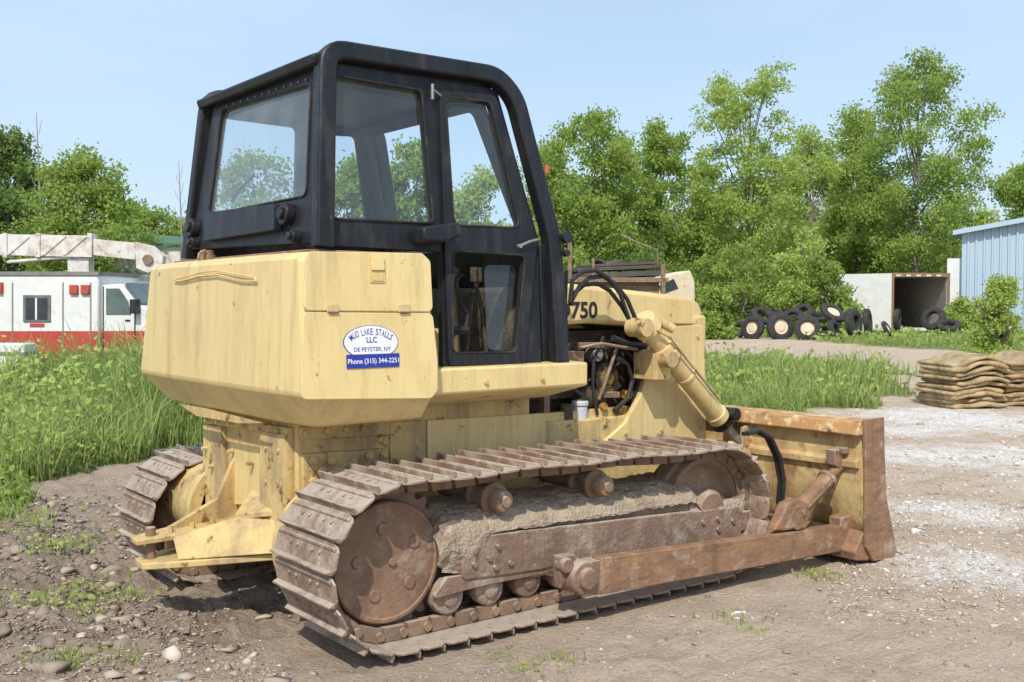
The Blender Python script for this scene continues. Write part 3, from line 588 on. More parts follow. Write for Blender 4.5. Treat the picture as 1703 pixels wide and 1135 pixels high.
# ================================================================ GROUND
def inpoly(x,y,poly):
    r=np.zeros(x.shape,bool);n=len(poly);j=n-1
    for i in range(n):
        xi,yi=poly[i];xj,yj=poly[j]
        c=((yi>y)!=(yj>y))&(x<(xj-xi)*(y-yi)/((yj-yi)+1e-12)+xi);r^=c;j=i
    return r
def wp(l): return [PZ(x,y)[:2] for x,y in l]
P1=wp([(-1400,1010),(-300,905),(0,850),(70,822),(190,775),(340,735),(520,705),(800,700),(1000,705),(1170,700),(1290,692),(1390,688),(1420,672),(1500,657),(1485,630),(1450,612),(1300,598),(1190,594),(1000,590),(900,575),(850,511),(-2500,511)])
P3=wp([(950,511),(3000,511),(3200,640),(1703,588),(1520,580),(1400,571),(1180,556),(1000,548)])
def gmask(x,y):
    d=np.hypot(x-CAM.x,y-CAM.y)
    j=(fbm(x*.9,y*.9,11,4)-.5)*np.minimum(2.2,.05*d+.9)*1.5;k=(fbm(x*.9+50,y*.9,12,4)-.5)*np.minimum(2.2,.05*d+.9)*1.5
    return inpoly(x+j,y+k,P1)|inpoly(x+j,y+k,P3)
GA=[(PZ(px,py),r) for px,py,r in((1540,760,.9),(1600,850,.7),(1640,950,.7),(1680,760,1.2),(1500,715,1.0),(1560,690,1.5),(1900,800,1.5),(1620,700,1.8))]
DA=[(PZ(px,py),r) for px,py,r in((200,1000,1.0),(60,960,1.2),(300,1060,.5),(60,1080,.7),(300,900,1.5),(-300,950,3))]
def soft(x,y,L):
    r=np.zeros(x.shape)
    for p,s in L: r=np.maximum(r,np.exp(-((x-p.x)**2+(y-p.y)**2)/(2*s*s)))
    return r
def gz(x,y):
    dk=soft(x,y,DA)
    z=(fbm(x*.7,y*.7,1,3)-.5)*.07+(fbm(x*4,y*4,2,4)-.5)*.04*(1+4*dk)+(fbm(x*14,y*14,4,3)-.5)*.020*(1+3.5*dk)+dk*.03
    z=z-.155*np.exp(-(((x-.85)/2.0)**4+((y-1.28)/.88)**4))
    f=np.exp(-(((x-1.1)/1.7)**6+((y+1.08)/.55)**6));z=z*(1-.75*f)+.004*f
    w=y+1.9+.25*np.sin(x*.35);w2=y+3.3+.25*np.sin(x*.35)
    z=z-(.03*np.exp(-(w/.18)**2)+.03*np.exp(-(w2/.2)**2))*(x>3.8)*.8
    return z
n=560;A_=.52;k_=math.asinh(900/A_)
u=np.linspace(-1,1,n);gx=-.6+A_*np.sinh(k_*u);gy=-2.5+A_*np.sinh(k_*u)
X,Y=np.meshgrid(gx,gy,indexing='ij');Xf=X.ravel();Yf=Y.ravel();Zf=gz(Xf,Yf)
me=bpy.data.meshes.new('ground')
idx=np.arange(n*n).reshape(n,n);q=np.stack([idx[:-1,:-1],idx[1:,:-1],idx[1:,1:],idx[:-1,1:]],-1).reshape(-1,4)
def npmesh(me,V,Fc):
    k=Fc.shape[1];me.vertices.add(len(V));me.vertices.foreach_set('co',V.astype(np.float32).ravel())
    me.loops.add(Fc.size);me.loops.foreach_set('vertex_index',Fc.astype(np.int32).ravel())
    me.polygons.add(len(Fc));me.polygons.foreach_set('loop_start',np.arange(0,Fc.size,k,dtype=np.int32));me.polygons.foreach_set('loop_total',np.full(len(Fc),k,np.int32));me.update(calc_edges=True)
npmesh(me,np.stack([Xf,Yf,Zf],1),q)
def fattr(me,name,a):
    at=me.attributes.new(name,'FLOAT','POINT');at.data.foreach_set('value',a.astype(np.float32))
fattr(me,'grass',gmask(Xf,Yf).astype(float));fattr(me,'gravel',soft(Xf,Yf,GA));fattr(me,'soil',soft(Xf,Yf,DA))
def groundmat():
    m,nt,N,L=newmat('ground_dirt')
    out=N.new('ShaderNodeOutputMaterial');b=N.new('ShaderNodeBsdfPrincipled');b.inputs['Roughness'].default_value=.95;b.inputs['Specular IOR Level'].default_value=.15;L.new(b.outputs[0],out.inputs[0])
    tc=N.new('ShaderNodeTexCoord')
    def noise(sc,det=8,ro=.6):
        x=N.new('ShaderNodeTexNoise');x.inputs['Scale'].default_value=sc;x.inputs['Detail'].default_value=det;x.inputs['Roughness'].default_value=ro;L.new(tc.outputs['Object'],x.inputs[0]);return x.outputs[0]
    def ramp(i,a,ca,c,cc):
        r=N.new('ShaderNodeValToRGB');L.new(i,r.inputs[0]);r.color_ramp.elements[0].position=a;r.color_ramp.elements[0].color=c4(ca);r.color_ramp.elements[1].position=c;r.color_ramp.elements[1].color=c4(cc);return r.outputs[0]
    def mix(f,a,b_):
        x=N.new('ShaderNodeMix');x.data_type='RGBA';L.new(f,x.inputs[0])
        for s,i in((a,6),(b_,7)):
            if isinstance(s,tuple): x.inputs[i].default_value=c4(s)
            else: L.new(s,x.inputs[i])
        return x.outputs[2]
    def mth(op,a,b_):
        x=N.new('ShaderNodeMath');x.operation=op
        for s,i in((a,0),(b_,1)):
            if isinstance(s,(int,float)): x.inputs[i].default_value=s
            else: L.new(s,x.inputs[i])
        return x.outputs[0]
    def at(n_):
        x=N.new('ShaderNodeAttribute');x.attribute_name=n_;return x.outputs['Fac']
    base=ramp(noise(1.3),.3,(.45,.345,.245),.7,(.61,.49,.37))
    base=mix(ramp(noise(.35,4),.4,(0,0,0),.65,(.6,.6,.6)),base,(.49,.37,.265))
    base=mix(ramp(noise(3.2,10,.75),.48,(0,0,0),.64,(.75,.75,.75)),base,(.34,.255,.18))
    base=mix(ramp(noise(45,6,.7),.45,(0,0,0),.7,(.5,.5,.5)),base,(.68,.59,.49))
    base=mix(ramp(noise(90,3),.55,(0,0,0),.68,(.6,.6,.6)),base,(.28,.21,.155))
    soil=ramp(noise(6,10,.7),.35,(.16,.12,.09),.68,(.38,.30,.23))
    base=mix(mth('MULTIPLY',at('soil'),.92),base,soil)
    v=N.new('ShaderNodeTexVoronoi');v.inputs['Scale'].default_value=38;L.new(tc.outputs['Object'],v.inputs[0])
    grv=ramp(v.outputs['Color'],.1,(.54,.49,.42),.9,(.88,.85,.80))
    gm=mth('MULTIPLY',mth('ADD',at('gravel'),.10),mth('ADD',noise(2.4,12,.8),-.03))
    r=N.new('ShaderNodeValToRGB');L.new(gm,r.inputs[0]);r.color_ramp.elements[0].position=.32;r.color_ramp.elements[1].position=.53
    base=mix(r.outputs[0],base,grv)
    n2=noise(.8,8,.75);r=N.new('ShaderNodeValToRGB');L.new(n2,r.inputs[0]);r.color_ramp.elements[0].position=.57;r.color_ramp.elements[1].position=.72;r.color_ramp.elements[1].color=(.35,.35,.35,1)
    base=mix(r.outputs[0],base,grv)
    base=mix(mth('MULTIPLY',at('grass'),.85),base,ramp(noise(2.5),.35,(.12,.14,.055),.65,(.22,.23,.09)))
    L.new(base,b.inputs['Base Color'])
    bp=N.new('ShaderNodeBump');bp.inputs['Strength'].default_value=.85;bp.inputs['Distance'].default_value=.035
    L.new(mth('ADD',noise(22,8,.75),mth('MULTIPLY',v.outputs['Distance'],.35)),bp.inputs['Height']);L.new(bp.outputs[0],b.inputs['Normal'])
    return m
gr=fin(me,'ground',groundmat(),None,0,180);gr['kind']='structure'
# stones
ico=bmesh.new();bmesh.ops.create_icosphere(ico,subdivisions=1,radius=1);IV=np.array([v.co[:] for v in ico.verts]);IF=np.array([[v.index for v in f.verts] for f in ico.faces]);ico.free()
def scatter_px(n,x0,x1,y0,y1,pw=1.):
    px=rng.uniform(x0,x1,n);py=y0+(y1-y0)*rng.uniform(0,1,n)**pw
    d=CAM.z*F/(py-507);x=CAM.x+VH.x*d+RT.x*(px-CX)/F*d;y=CAM.y+VH.y*d+RT.y*(px-CX)/F*d
    return x,y,d
x,y,d=scatter_px(30000,-500,2200,600,1500)
x2,y2,d2=scatter_px(22000,1380,2000,660,1050);x=np.r_[x,x2];y=np.r_[y,y2];d=np.r_[d,d2]
x2,y2,d2=scatter_px(16000,-100,480,830,1180);x=np.r_[x,x2];y=np.r_[y,y2];d=np.r_[d,d2]
keep=~(gmask(x,y));x=x[keep];y=y[keep];d=d[keep]
dk0=soft(x,y,DA);ga0=soft(x,y,GA)
sz=rng.lognormal(-5.5,.62,len(x))*(1+.55*dk0);sz=np.clip(sz,.002,.034)*np.clip(d/6,.7,1.5)
big=rng.uniform(0,1,len(x))<.0035;sz=np.where(big&(dk0>.35),rng.uniform(.035,.08,len(x)),sz)
inside=(np.abs(y)<1.45)&(x>-.5)&(x<2.7);sz=np.where(inside,sz*.4,sz)
q_=rng.uniform(.35,1.5,(len(x),12,1));rotz=rng.uniform(0,6.28,len(x))
V=IV[None]*q_*sz[:,None,None]*np.stack([rng.uniform(.8,1.6,len(x)),rng.uniform(.6,1.1,len(x)),rng.uniform(.3,.7,len(x))],1)[:,None]
c,s=np.cos(rotz)[:,None],np.sin(rotz)[:,None];V=np.stack([V[...,0]*c-V[...,1]*s,V[...,0]*s+V[...,1]*c,V[...,2]],-1)
V+=np.stack([x,y,gz(x,y)+sz*.05],1)[:,None]
Fc=(IF[None]+(np.arange(len(x))*12)[:,None,None]).reshape(-1,3)
tn=np.clip(rng.beta(1.8,2.8,len(x))+.30*ga0-.22*dk0,0,1)
me=bpy.data.meshes.new('gravel');npmesh(me,V.reshape(-1,3),Fc);fattr(me,'tint',np.repeat(tn,12))
m,nt,N,L=newmat('stone');out=N.new('ShaderNodeOutputMaterial');b_=N.new('ShaderNodeBsdfPrincipled');b_.inputs['Roughness'].default_value=.95;L.new(b_.outputs[0],out.inputs[0]);a=N.new('ShaderNodeAttribute');a.attribute_name='tint';r=N.new('ShaderNodeValToRGB');L.new(a.outputs['Fac'],r.inputs[0]);r.color_ramp.elements[0].color=(.22,.17,.13,1);r.color_ramp.elements[1].color=(.74,.70,.64,1);e=r.color_ramp.elements.new(.6);e.color=(.50,.41,.32,1);L.new(r.outputs[0],b_.inputs['Base Color'])
o=fin(me,'gravel',m,None,smooth=False);tag(o,'loose stones and dirt clods scattered over the bare ground','gravel',kind='stuff')
# grass
def blades(x,y,z,hh,ww,lean,name,mat,tint,label,cat,kind='stuff',parent=None):
    n=len(x);a=rng.uniform(0,6.28,n);dx,dy=np.cos(a),np.sin(a);l=rng.uniform(.1,1,n)*lean*hh;b=rng.uniform(0,6.28,n);lx,ly=np.cos(b)*l,np.sin(b)*l
    V=np.zeros((n,5,3));w=ww/2
    V[:,0]=np.stack([x-dx*w,y-dy*w,z-.02],1);V[:,1]=np.stack([x+dx*w,y+dy*w,z-.02],1)
    V[:,2]=np.stack([x+dx*w*.8+lx*.35,y+dy*w*.8+ly*.35,z+hh*.55],1);V[:,3]=np.stack([x-dx*w*.8+lx*.35,y-dy*w*.8+ly*.35,z+hh*.55],1)
    V[:,4]=np.stack([x+lx,y+ly,z+hh*(1-.3*l/hh)],1)
    i=(np.arange(n)*5)[:,None]
    Fc=np.concatenate([i+np.array([[0,1,2]]),i+np.array([[0,2,3]]),i+np.array([[3,2,4]])])
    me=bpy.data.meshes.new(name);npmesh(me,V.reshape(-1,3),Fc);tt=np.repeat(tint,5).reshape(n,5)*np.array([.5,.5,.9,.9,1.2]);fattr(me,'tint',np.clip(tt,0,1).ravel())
    o=fin(me,name,mat,parent,smooth=False)
    if label: tag(o,label,cat,kind=kind)
    return o
x,y,d=scatter_px(220000,-350,2050,530,960,1.5)
k=gmask(x,y)&(d<70)
k&=~((np.abs(y)<1.62)&(x>-.9)&(x<3.7))
x,y,d=x[k],y[k],d[k]
cl=fbm(x*.8,y*.8,21,3);cl2=fbm(x*3,y*3,22,2);cl3=fbm(x*.35,y*.35,25,2)
dk_=np.clip((d-7)/6,.22,1)
left=((x-CAM.x)*RT.x+(y-CAM.y)*RT.y)<0
hh=(.12+1.6*np.clip(cl-.25,0,1)*cl2*1.5)*rng.uniform(.4,1.2,len(x))*dk_*np.where(left,1.3,np.where(d>26,.55,.95))
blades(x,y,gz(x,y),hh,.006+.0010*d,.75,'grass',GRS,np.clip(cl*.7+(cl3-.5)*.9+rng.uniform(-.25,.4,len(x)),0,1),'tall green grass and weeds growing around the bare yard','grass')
def leafcards(cen,size,tint,name,mat,parent=None,asp=.65):
    n=len(cen);a=rng.normal(size=(n,3));a/=np.linalg.norm(a,axis=1)[:,None];b=rng.normal(size=(n,3));b-=a*(a*b).sum(1)[:,None];b/=np.linalg.norm(b,axis=1)[:,None]
    s=size*rng.uniform(.6,1.3,n);a=a*s[:,None];b=b*s[:,None]*asp
    V=np.stack([cen-a,cen+b*.9-a*.1,cen+a,cen-b*.9-a*.1],1).reshape(-1,3)
    Fc=np.arange(n*4).reshape(n,4);me=bpy.data.meshes.new(name);npmesh(me,V,Fc);fattr(me,'tint',np.repeat(np.clip(tint,0,1),4))
    return fin(me,name,mat,parent,smooth=False)
x,y,d=scatter_px(130000,-350,2050,545,900,1.4);k=gmask(x,y)&(fbm(x*.7,y*.7,31,3)>.47)&(d<60)&~((np.abs(y)<1.62)&(x>-.9)&(x<3.7));x,y,d=x[k],y[k],d[k]
left=((x-CAM.x)*RT.x+(y-CAM.y)*RT.y)<0
hz=rng.uniform(.03,.95,len(x))*np.clip(fbm(x*1.3,y*1.3,32,3)*2.2-.55,.05,1)*np.clip((d-7)/6,.15,1)*np.where(left,1.2,.6)
tag(leafcards(np.stack([x,y,gz(x,y)+hz],1),.014+.0022*d,hz*.9+rng.uniform(0,.45,len(x)),'ground_cover',LF[2]),'broad leaved weeds mixed through the grass','weeds',kind='stuff')
wl=[(1360,958,.10,'small weed on the dirt just below the push arm'),(1210,1038,.07,'small weed beside the scrap of white litter'),(110,1112,.10,'weed clump at the bottom left corner of the yard'),(935,1106,.07,'right one of the tiny weeds at the bottom centre'),(878,1112,.07,'middle one of the tiny weeds at the bottom centre'),(820,1095,.06,'left one of the tiny weeds, close under the near track'),(212,1122,.08,'thin weed at the bottom edge below the soil clods'),(40,1010,.18,'leafy weed on dark soil at the left edge'),(130,1020,.12,'weed on the soil behind the stones at the left'),(20,880,.24,'tallest weed clump at the left edge near the grass'),(150,950,.18,'weed patch in front of the far track'),(190,985,.14,'low weed just left of the far track'),(95,915,.16,'weed halfway between the left grass and the far track'),(1250,1055,.05,'tiny weed sprout right of the white litter')]
for px,py,hg,lab in wl:
    p=PZ(px,py);n_=70 if hg>.09 else 26
    t=thing('weed',(p.x,p.y,float(gz(np.array([p.x]),np.array([p.y]))[0])),lab,'weed','weeds on the bare ground')
    xx=rng.normal(0,hg*.9,n_);yy_=rng.normal(0,hg*.9,n_)
    blades(xx,yy_,np.zeros(n_),hg*rng.uniform(.3,.9,n_),np.full(n_,.006),.9,'blades',GRS,rng.uniform(.2,1,n_),None,None,parent=t)
    cc=np.stack([rng.normal(0,hg*.9,n_),rng.normal(0,hg*.9,n_),rng.uniform(0,hg*.5,n_)],1);leafcards(cc,hg*.13,rng.uniform(.2,1,n_),'leaves',LF[2],t)
p=PZ(1228,1027);b=MB();b.path([p+Vector((-.05,0,.015)),p+Vector((-.01,.02,.02)),p+Vector((.04,-.01,.015)),p+Vector((.07,.02,.01))],.010,6);tag(b.make('litter',WHT,None),'crumpled scrap of white litter on the dirt','litter')

# ================================================================ TREES
def tree(name,px,d,ytop,wpx,label,group=None,tone=1,n=9000,nb=26,base=.18,leaf=.2,seed=0,shape=None,full=1.):
    rs=np.random.default_rng(seed+100);loc=GP(px,d);H=ZD(ytop,d);W=wpx*1.25/F*d/2
    t=thing(name,loc,label,'tree' if 'tree' in name else 'shrub',group)
    shape=shape or[(0,.8),(.3,1),(.6,.95),(.85,.7),(1,.25)]
    nb=int(nb*3);n=int(n*2.9)
    B=[]
    for i in range(nb):
        f=(i+rs.uniform(0,1))/nb
        w=np.interp(f,[s[0] for s in shape],[s[1] for s in shape])*W*rs.uniform(.7,1.12)
        a=rs.uniform(0,6.28);r=w*math.sqrt(rs.uniform(.02,1))*.88
        br=(W*.15+H*.022)*rs.uniform(.6,1.5)*(.75+.35*(1-f))*full
        B.append((r*math.cos(a),r*math.sin(a),H*(base+(1-base)*f)-br*.7*(f>.5),br,rs.uniform(0,1)))
    B=np.array(B)
    m=6;Q=np.repeat(B,m,0);u=rs.normal(size=(len(Q),3));u/=np.linalg.norm(u,axis=1)[:,None]
    Q[:,:3]+=u*Q[:,3:4]*rs.uniform(.3,1.3,(len(Q),1))*np.array([1,1,.7]);Q[:,3]*=rs.uniform(.3,.75,len(Q));Q[:,4]=.6*Q[:,4]+.4*rs.uniform(0,1,len(Q))
    pr=Q[:,3]**2;ii=rs.choice(len(Q),n,p=pr/pr.sum());u=rs.normal(size=(n,3));u/=np.linalg.norm(u,axis=1)[:,None]
    rad=Q[ii,3]*rs.uniform(.1,1.25,n)**.65
    P=Q[ii,:3]+u*rad[:,None]*np.array([1.15,1.15,.7])
    P[:,2]=np.maximum(P[:,2],.1)
    P+=rs.normal(size=P.shape)*leaf*1.1
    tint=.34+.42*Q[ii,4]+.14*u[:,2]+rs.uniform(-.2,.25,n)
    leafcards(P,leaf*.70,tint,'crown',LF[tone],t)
    b=MB();tr=max(.1,H*.011);k=7
    b.path([(math.sin(i*1.3+seed)*.12,math.cos(i*1.7+seed)*.12-.12,H*.88*i/k-.1) for i in range(k+1)],tr,8,[tr*(1-.85*i/k) for i in range(k+1)])
    for bx,by,bz,br,_ in B[::max(1,nb//30)]:
        z0=max(H*.10,bz*.68);f=z0/(H*.88);q0=Vector((0,0,z0));q1=Vector((bx,by,bz));b.path([q0,q0.lerp(q1,.5)+Vector((0,0,-.15)),q1],.05,5,[tr*.5*(1-f*.6),tr*.3*(1-f*.5),.03])
    b.make('trunk',BARK,t,0);return t
G='trees along the far edge of the yard'
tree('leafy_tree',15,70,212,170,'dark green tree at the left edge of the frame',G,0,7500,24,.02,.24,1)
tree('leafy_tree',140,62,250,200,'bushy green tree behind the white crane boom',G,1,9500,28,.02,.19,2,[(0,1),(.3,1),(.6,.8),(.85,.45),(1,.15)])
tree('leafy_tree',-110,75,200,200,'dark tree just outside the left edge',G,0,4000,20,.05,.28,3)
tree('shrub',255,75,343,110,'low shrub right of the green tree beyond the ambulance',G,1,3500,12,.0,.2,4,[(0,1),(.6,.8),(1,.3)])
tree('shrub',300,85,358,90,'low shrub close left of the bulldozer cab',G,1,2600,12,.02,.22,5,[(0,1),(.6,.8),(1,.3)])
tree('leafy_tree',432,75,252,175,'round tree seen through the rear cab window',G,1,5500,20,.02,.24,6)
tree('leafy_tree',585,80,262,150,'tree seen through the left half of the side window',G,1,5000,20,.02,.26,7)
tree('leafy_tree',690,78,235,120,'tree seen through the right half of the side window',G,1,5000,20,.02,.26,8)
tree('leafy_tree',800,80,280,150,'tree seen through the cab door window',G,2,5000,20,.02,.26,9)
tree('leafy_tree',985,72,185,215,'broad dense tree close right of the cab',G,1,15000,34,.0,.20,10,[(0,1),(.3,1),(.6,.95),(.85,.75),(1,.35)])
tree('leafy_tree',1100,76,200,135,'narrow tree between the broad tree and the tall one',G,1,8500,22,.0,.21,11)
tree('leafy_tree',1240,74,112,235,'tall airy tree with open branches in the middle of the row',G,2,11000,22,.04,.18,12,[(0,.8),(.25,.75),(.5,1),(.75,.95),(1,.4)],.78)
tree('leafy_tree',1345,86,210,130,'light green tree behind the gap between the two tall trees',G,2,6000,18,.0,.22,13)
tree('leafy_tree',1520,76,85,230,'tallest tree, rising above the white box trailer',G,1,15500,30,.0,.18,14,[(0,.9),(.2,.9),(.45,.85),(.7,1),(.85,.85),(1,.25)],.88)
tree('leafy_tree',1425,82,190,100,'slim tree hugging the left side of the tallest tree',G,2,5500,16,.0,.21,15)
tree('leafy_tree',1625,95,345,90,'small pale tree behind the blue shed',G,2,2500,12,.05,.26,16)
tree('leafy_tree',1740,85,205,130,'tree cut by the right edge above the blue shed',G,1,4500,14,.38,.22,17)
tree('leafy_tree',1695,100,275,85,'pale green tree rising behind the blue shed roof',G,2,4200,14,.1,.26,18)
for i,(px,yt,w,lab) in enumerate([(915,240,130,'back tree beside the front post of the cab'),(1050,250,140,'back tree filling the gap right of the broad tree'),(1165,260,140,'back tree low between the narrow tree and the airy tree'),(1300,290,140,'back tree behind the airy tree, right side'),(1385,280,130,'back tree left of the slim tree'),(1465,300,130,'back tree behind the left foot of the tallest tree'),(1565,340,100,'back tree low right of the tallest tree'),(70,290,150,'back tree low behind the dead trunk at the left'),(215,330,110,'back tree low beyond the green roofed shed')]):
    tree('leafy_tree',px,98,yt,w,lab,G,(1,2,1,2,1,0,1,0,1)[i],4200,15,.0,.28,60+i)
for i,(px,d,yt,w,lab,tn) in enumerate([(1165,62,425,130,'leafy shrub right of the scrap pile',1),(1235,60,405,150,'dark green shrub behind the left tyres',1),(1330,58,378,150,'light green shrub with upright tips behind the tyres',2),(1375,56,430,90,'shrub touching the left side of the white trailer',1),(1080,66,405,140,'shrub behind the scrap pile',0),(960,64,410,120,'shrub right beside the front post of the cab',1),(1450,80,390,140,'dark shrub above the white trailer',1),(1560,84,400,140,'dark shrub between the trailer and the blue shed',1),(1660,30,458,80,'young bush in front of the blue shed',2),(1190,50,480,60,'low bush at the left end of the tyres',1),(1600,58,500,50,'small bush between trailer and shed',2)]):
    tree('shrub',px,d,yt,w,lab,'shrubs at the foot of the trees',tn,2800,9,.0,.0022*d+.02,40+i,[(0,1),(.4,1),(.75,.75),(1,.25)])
n=30000;px=rng.uniform(-1500,3200,n);d=rng.uniform(105,125,n);hh=(7+6*fbm(px*.012,px*0,77,3))*rng.uniform(0,1,n)**.8
P=np.array([[*(GP(a,b_)[:2]),c_] for a,b_,c_ in zip(px,d,hh)])
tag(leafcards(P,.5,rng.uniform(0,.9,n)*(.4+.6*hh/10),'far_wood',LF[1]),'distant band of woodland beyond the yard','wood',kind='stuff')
for px,d,yt,lab in((68,66,190,'tall bare dead trunk rising left of the green tree'),(302,80,270,'thin bare dead trunk close left of the cab')):
    p=GP(px,d);H=ZD(yt,d);t=thing('dead_tree',p,lab,'tree');b=MB();b.path([(0,0,-.1),(.1,0,H*.5),(-.05,.1,H)],.1,6,[.14,.08,.02]);b.make('trunk',DEADW,t)
    each('branch',DEADW,t,[lambda b,z=H*(.5+.05*k),s=(-1)**k*(1-.07*k):b.path([(0.05,0,z),(s*.35,.1,z+.4),(s*.55,.1,z+.9)],.018,5) for k in range(9)])

# ================================================================ BACKGROUND OBJECTS
WP=M('old_white_paint',(.66,.66,.64),(.78,.78,.76),2,(.50,.46,.42),(.6,.75),2,.5,0,.05,20)
WRU=M('rusty_white_paint',(.60,.57,.52),(.72,.69,.64),3,(.46,.38,.31),(.48,.64),2.5,.7,0,.1,20,(1,1,1),(.30,.17,.10),(.60,.66),5)
RED=M('red_paint',(.42,.05,.04),(.50,.08,.06),3,(.36,.12,.08),(.55,.7),3,.5,bump=0)
GRN=M('green_roof',(.06,.13,.08),(.09,.18,.11),2,rough=.6)
TYR=M('tyre_rubber',(.02,.02,.02),(.05,.047,.043),4,(.11,.10,.085),(.55,.7),5,.85)
CRM=M('cream_rim',(.60,.48,.33),(.70,.60,.45),6,(.35,.2,.1),(.6,.7),8,.7)
pl=FACE(60,27,-6)
am=thing('ambulance',(0,0,0),'white ambulance with a red lower band parked in the tall grass','ambulance')
def loc_fix(t,o):
    o=Vector((o.x,o.y,0));t.location=o
    for c in t.children: c.matrix_parent_inverse=Matrix.Translation(-o)
b=MB();b.bp(pl,-230,456,163,612,-2.3,0);bd=b.make('box_body',WP,am,.06)
b=MB();b.bp(pl,-226,551,163,611,.003,.008);b.make('red_band',RED,bd)
b=MB();b.bp(pl,39,491,85,536,.004,.03);wf=b.make('window_frame',M('window_frame_grey',(.1,.1,.1),(.2,.2,.2)),bd,.02)
b=MB();b.bp(pl,44,496,80,532,.03,.036);b.make('window_pane',DGL,wf)
b=MB();b.bp(pl,60,496,63,532,.037,.045);b.make('window_bar',WP,wf)
each('trim',SIL,bd,[lambda b,a=a:b.bp(pl,*a) for a in((-230,452,165,458,-2.3,.04),(20,470,22,606,.004,.015),(104,470,106,606,.004,.015),(150,470,152,606,.004,.015))])
for x in(124,143): b=MB();b.bp(pl,x-7,474,x+7,490,.004,.08);b.make('warning_light',RED,bd,.02)
each('side_lamp',RED,bd,[lambda b:b.bp(pl,50,538,74,544,.01,.02),lambda b:b.bp(pl,-3,470,6,488,.01,.09)],.01)
b=MB();b.pp(pl,[(163,612),(163,474),(196,472),(222,505),(262,522),(268,544),(268,612)],-2.1,-.15);cb=b.make('cab',WP,am,.05)
b=MB();b.pp(pl,[(172,524),(172,480),(194,480),(209,502),(214,524)],-.15,-.138);b.make('cab_window',GGL,cb)
b=MB();b.pp(pl,[(200,474),(226,508),(229,505),(203,470)],-1.95,-.25);b.make('windshield',GGL,cb)
b=MB();b.pp(pl,[(163,606),(163,551),(267,551),(268,606)],-.149,-.143);b.make('red_band',RED,cb)
each('trim',BTX,cb,[lambda b,a=a:b.bp(pl,*a) for a in((219,505,221,606,-.149,-.138),(166,476,168,606,-.149,-.138),(204,532,212,535,-.149,-.13))])
b=MB();b.bp(pl,219,498,229,522,-.15,.12);b.make('wing_mirror',BTX,cb,.01)
for x in(40,222):
    b=MB();c=pl.p(x,612,-.25);b.lathe(c-pl.W*.12,pl.W,[(.22,0),(.36,.02),(.40,.06),(.40,.2),(.36,.24),(.22,.25)],24);b.make('wheel',TYR,am)
loc_fix(am,pl.o)
pl=FACE(10,23,0);t=thing('white_box',(0,0,0),'dented white metal box in front of the ambulance at the left edge','box');b=MB();b.bp(pl,-40,572,40,618,-.6,0);b.make('box_shell',WP,t,.03);each('rail',SIL,t,[lambda b,a=a:b.bp(pl,*a) for a in((-42,586,42,591,-.6,.02),(-38,594,-30,625,-.5,.01),(30,594,38,640,-.5,.01))]);loc_fix(t,pl.o)
pl=FACE(100,31,4);t=thing('mobile_crane',(0,0,0),'old crane truck with a long rusty white boom behind the ambulance','crane')
b=MB();b.pp(pl,[(-260,386),(152,392),(152,428),(-260,418)],-.5,0);bo=b.make('boom',WRU,t)
b=MB();b.pp(pl,[(152,397),(224,404),(224,432),(152,424)],-.44,-.05);b.make('inner_boom',WRU,bo)
each('boom_collar',WRU,bo,[lambda b,a=a:b.bp(pl,a,388,a+7,428,-.54,.04) for a in(5,60,146)])
each('boom_stay',WRU,bo,[lambda b,a=a:b.pp(pl,[(a,424),(a+5,424),(a+40,394),(a+35,394)],.0,.03) for a in(10,70,105)])
b=MB();b.pp(pl,[(224,402),(250,408),(270,426),(270,438),(246,454),(226,446)],-.45,-.03);b.make('boom_head',WRU,bo)
b=MB();b.cyl(pl.p(246,432,-.5),pl.p(246,432,.04),.15);b.make('sheave',RUS,bo)
b=MB();b.cyl(pl.p(10,436,-.1),pl.p(130,426,-.1),.05);b.make('boom_ram',WRU,bo)
b=MB();b.bp(pl,110,428,146,470,-.6,-.1);b.bp(pl,-260,470,215,560,-2.2,-.4);b.bp(pl,150,456,222,520,-2.0,-.4);b.make('chassis',WRU,t,.03)
b=MB();b.pp(pl,[(205,456),(222,466),(240,500),(240,560),(205,560)],-2.,-.5);b.make('cab',WP,t,.03)
for x in(-100,60,180): b=MB();c=pl.p(x,575,-.3);b.lathe(c-pl.W*.2,pl.W,[(.25,0),(.5,.02),(.53,.06),(.53,.3),(.5,.34),(.25,.35)],24);b.make('wheel',TYR,t)
loc_fix(t,pl.o)
pl=FACE(240,64,10);t=thing('green_roofed_shed',(0,0,0),'shed with a green roof behind the crane boom','shed')
b=MB();b.bp(pl,185,410,300,560,-6,0);b.make('wall',WRU,t)
b=MB();q=[pl.p(175,412,.3),pl.p(312,408,.3),pl.p(300,393,-3),pl.p(190,383,-3)];b.prism(q,(0,0,.12));b.make('roof',GRN,t)
loc_fix(t,pl.o)
# trailer
pl=FACE(1483,60,6);t=thing('box_trailer',(0,0,0),'white box trailer standing open at its end beside the tyre pile','trailer')
z0=.15;u1=pl.uv(1578,500)[0];hT=ZD(455,60)
def fb(b,u0,v0,w0,u1,v1,w1): return b.prism([pl.at(u0,v0,w0),pl.at(u1,v0,w0),pl.at(u1,v1,w0),pl.at(u0,v1,w0)],pl.W*(w1-w0))
sk=VH*8-RT*.35
def wallp(u0,u1,v0,v1): return [pl.at(u0,v0),pl.at(u1,v0),pl.at(u1,v1),pl.at(u0,v1)]
b=MB()
b.prism(wallp(0,.08,z0,hT),sk);b.prism(wallp(u1-.08,u1,z0,hT),sk);b.prism(wallp(.08,u1-.08,hT-.1,hT),sk);b.prism(wallp(.08,u1-.08,z0,z0+.12),sk)
b.prism([p+sk*.97 for p in wallp(.08,u1-.08,z0+.12,hT-.1)],sk*.01);b.make('shell',WP,t,.0)
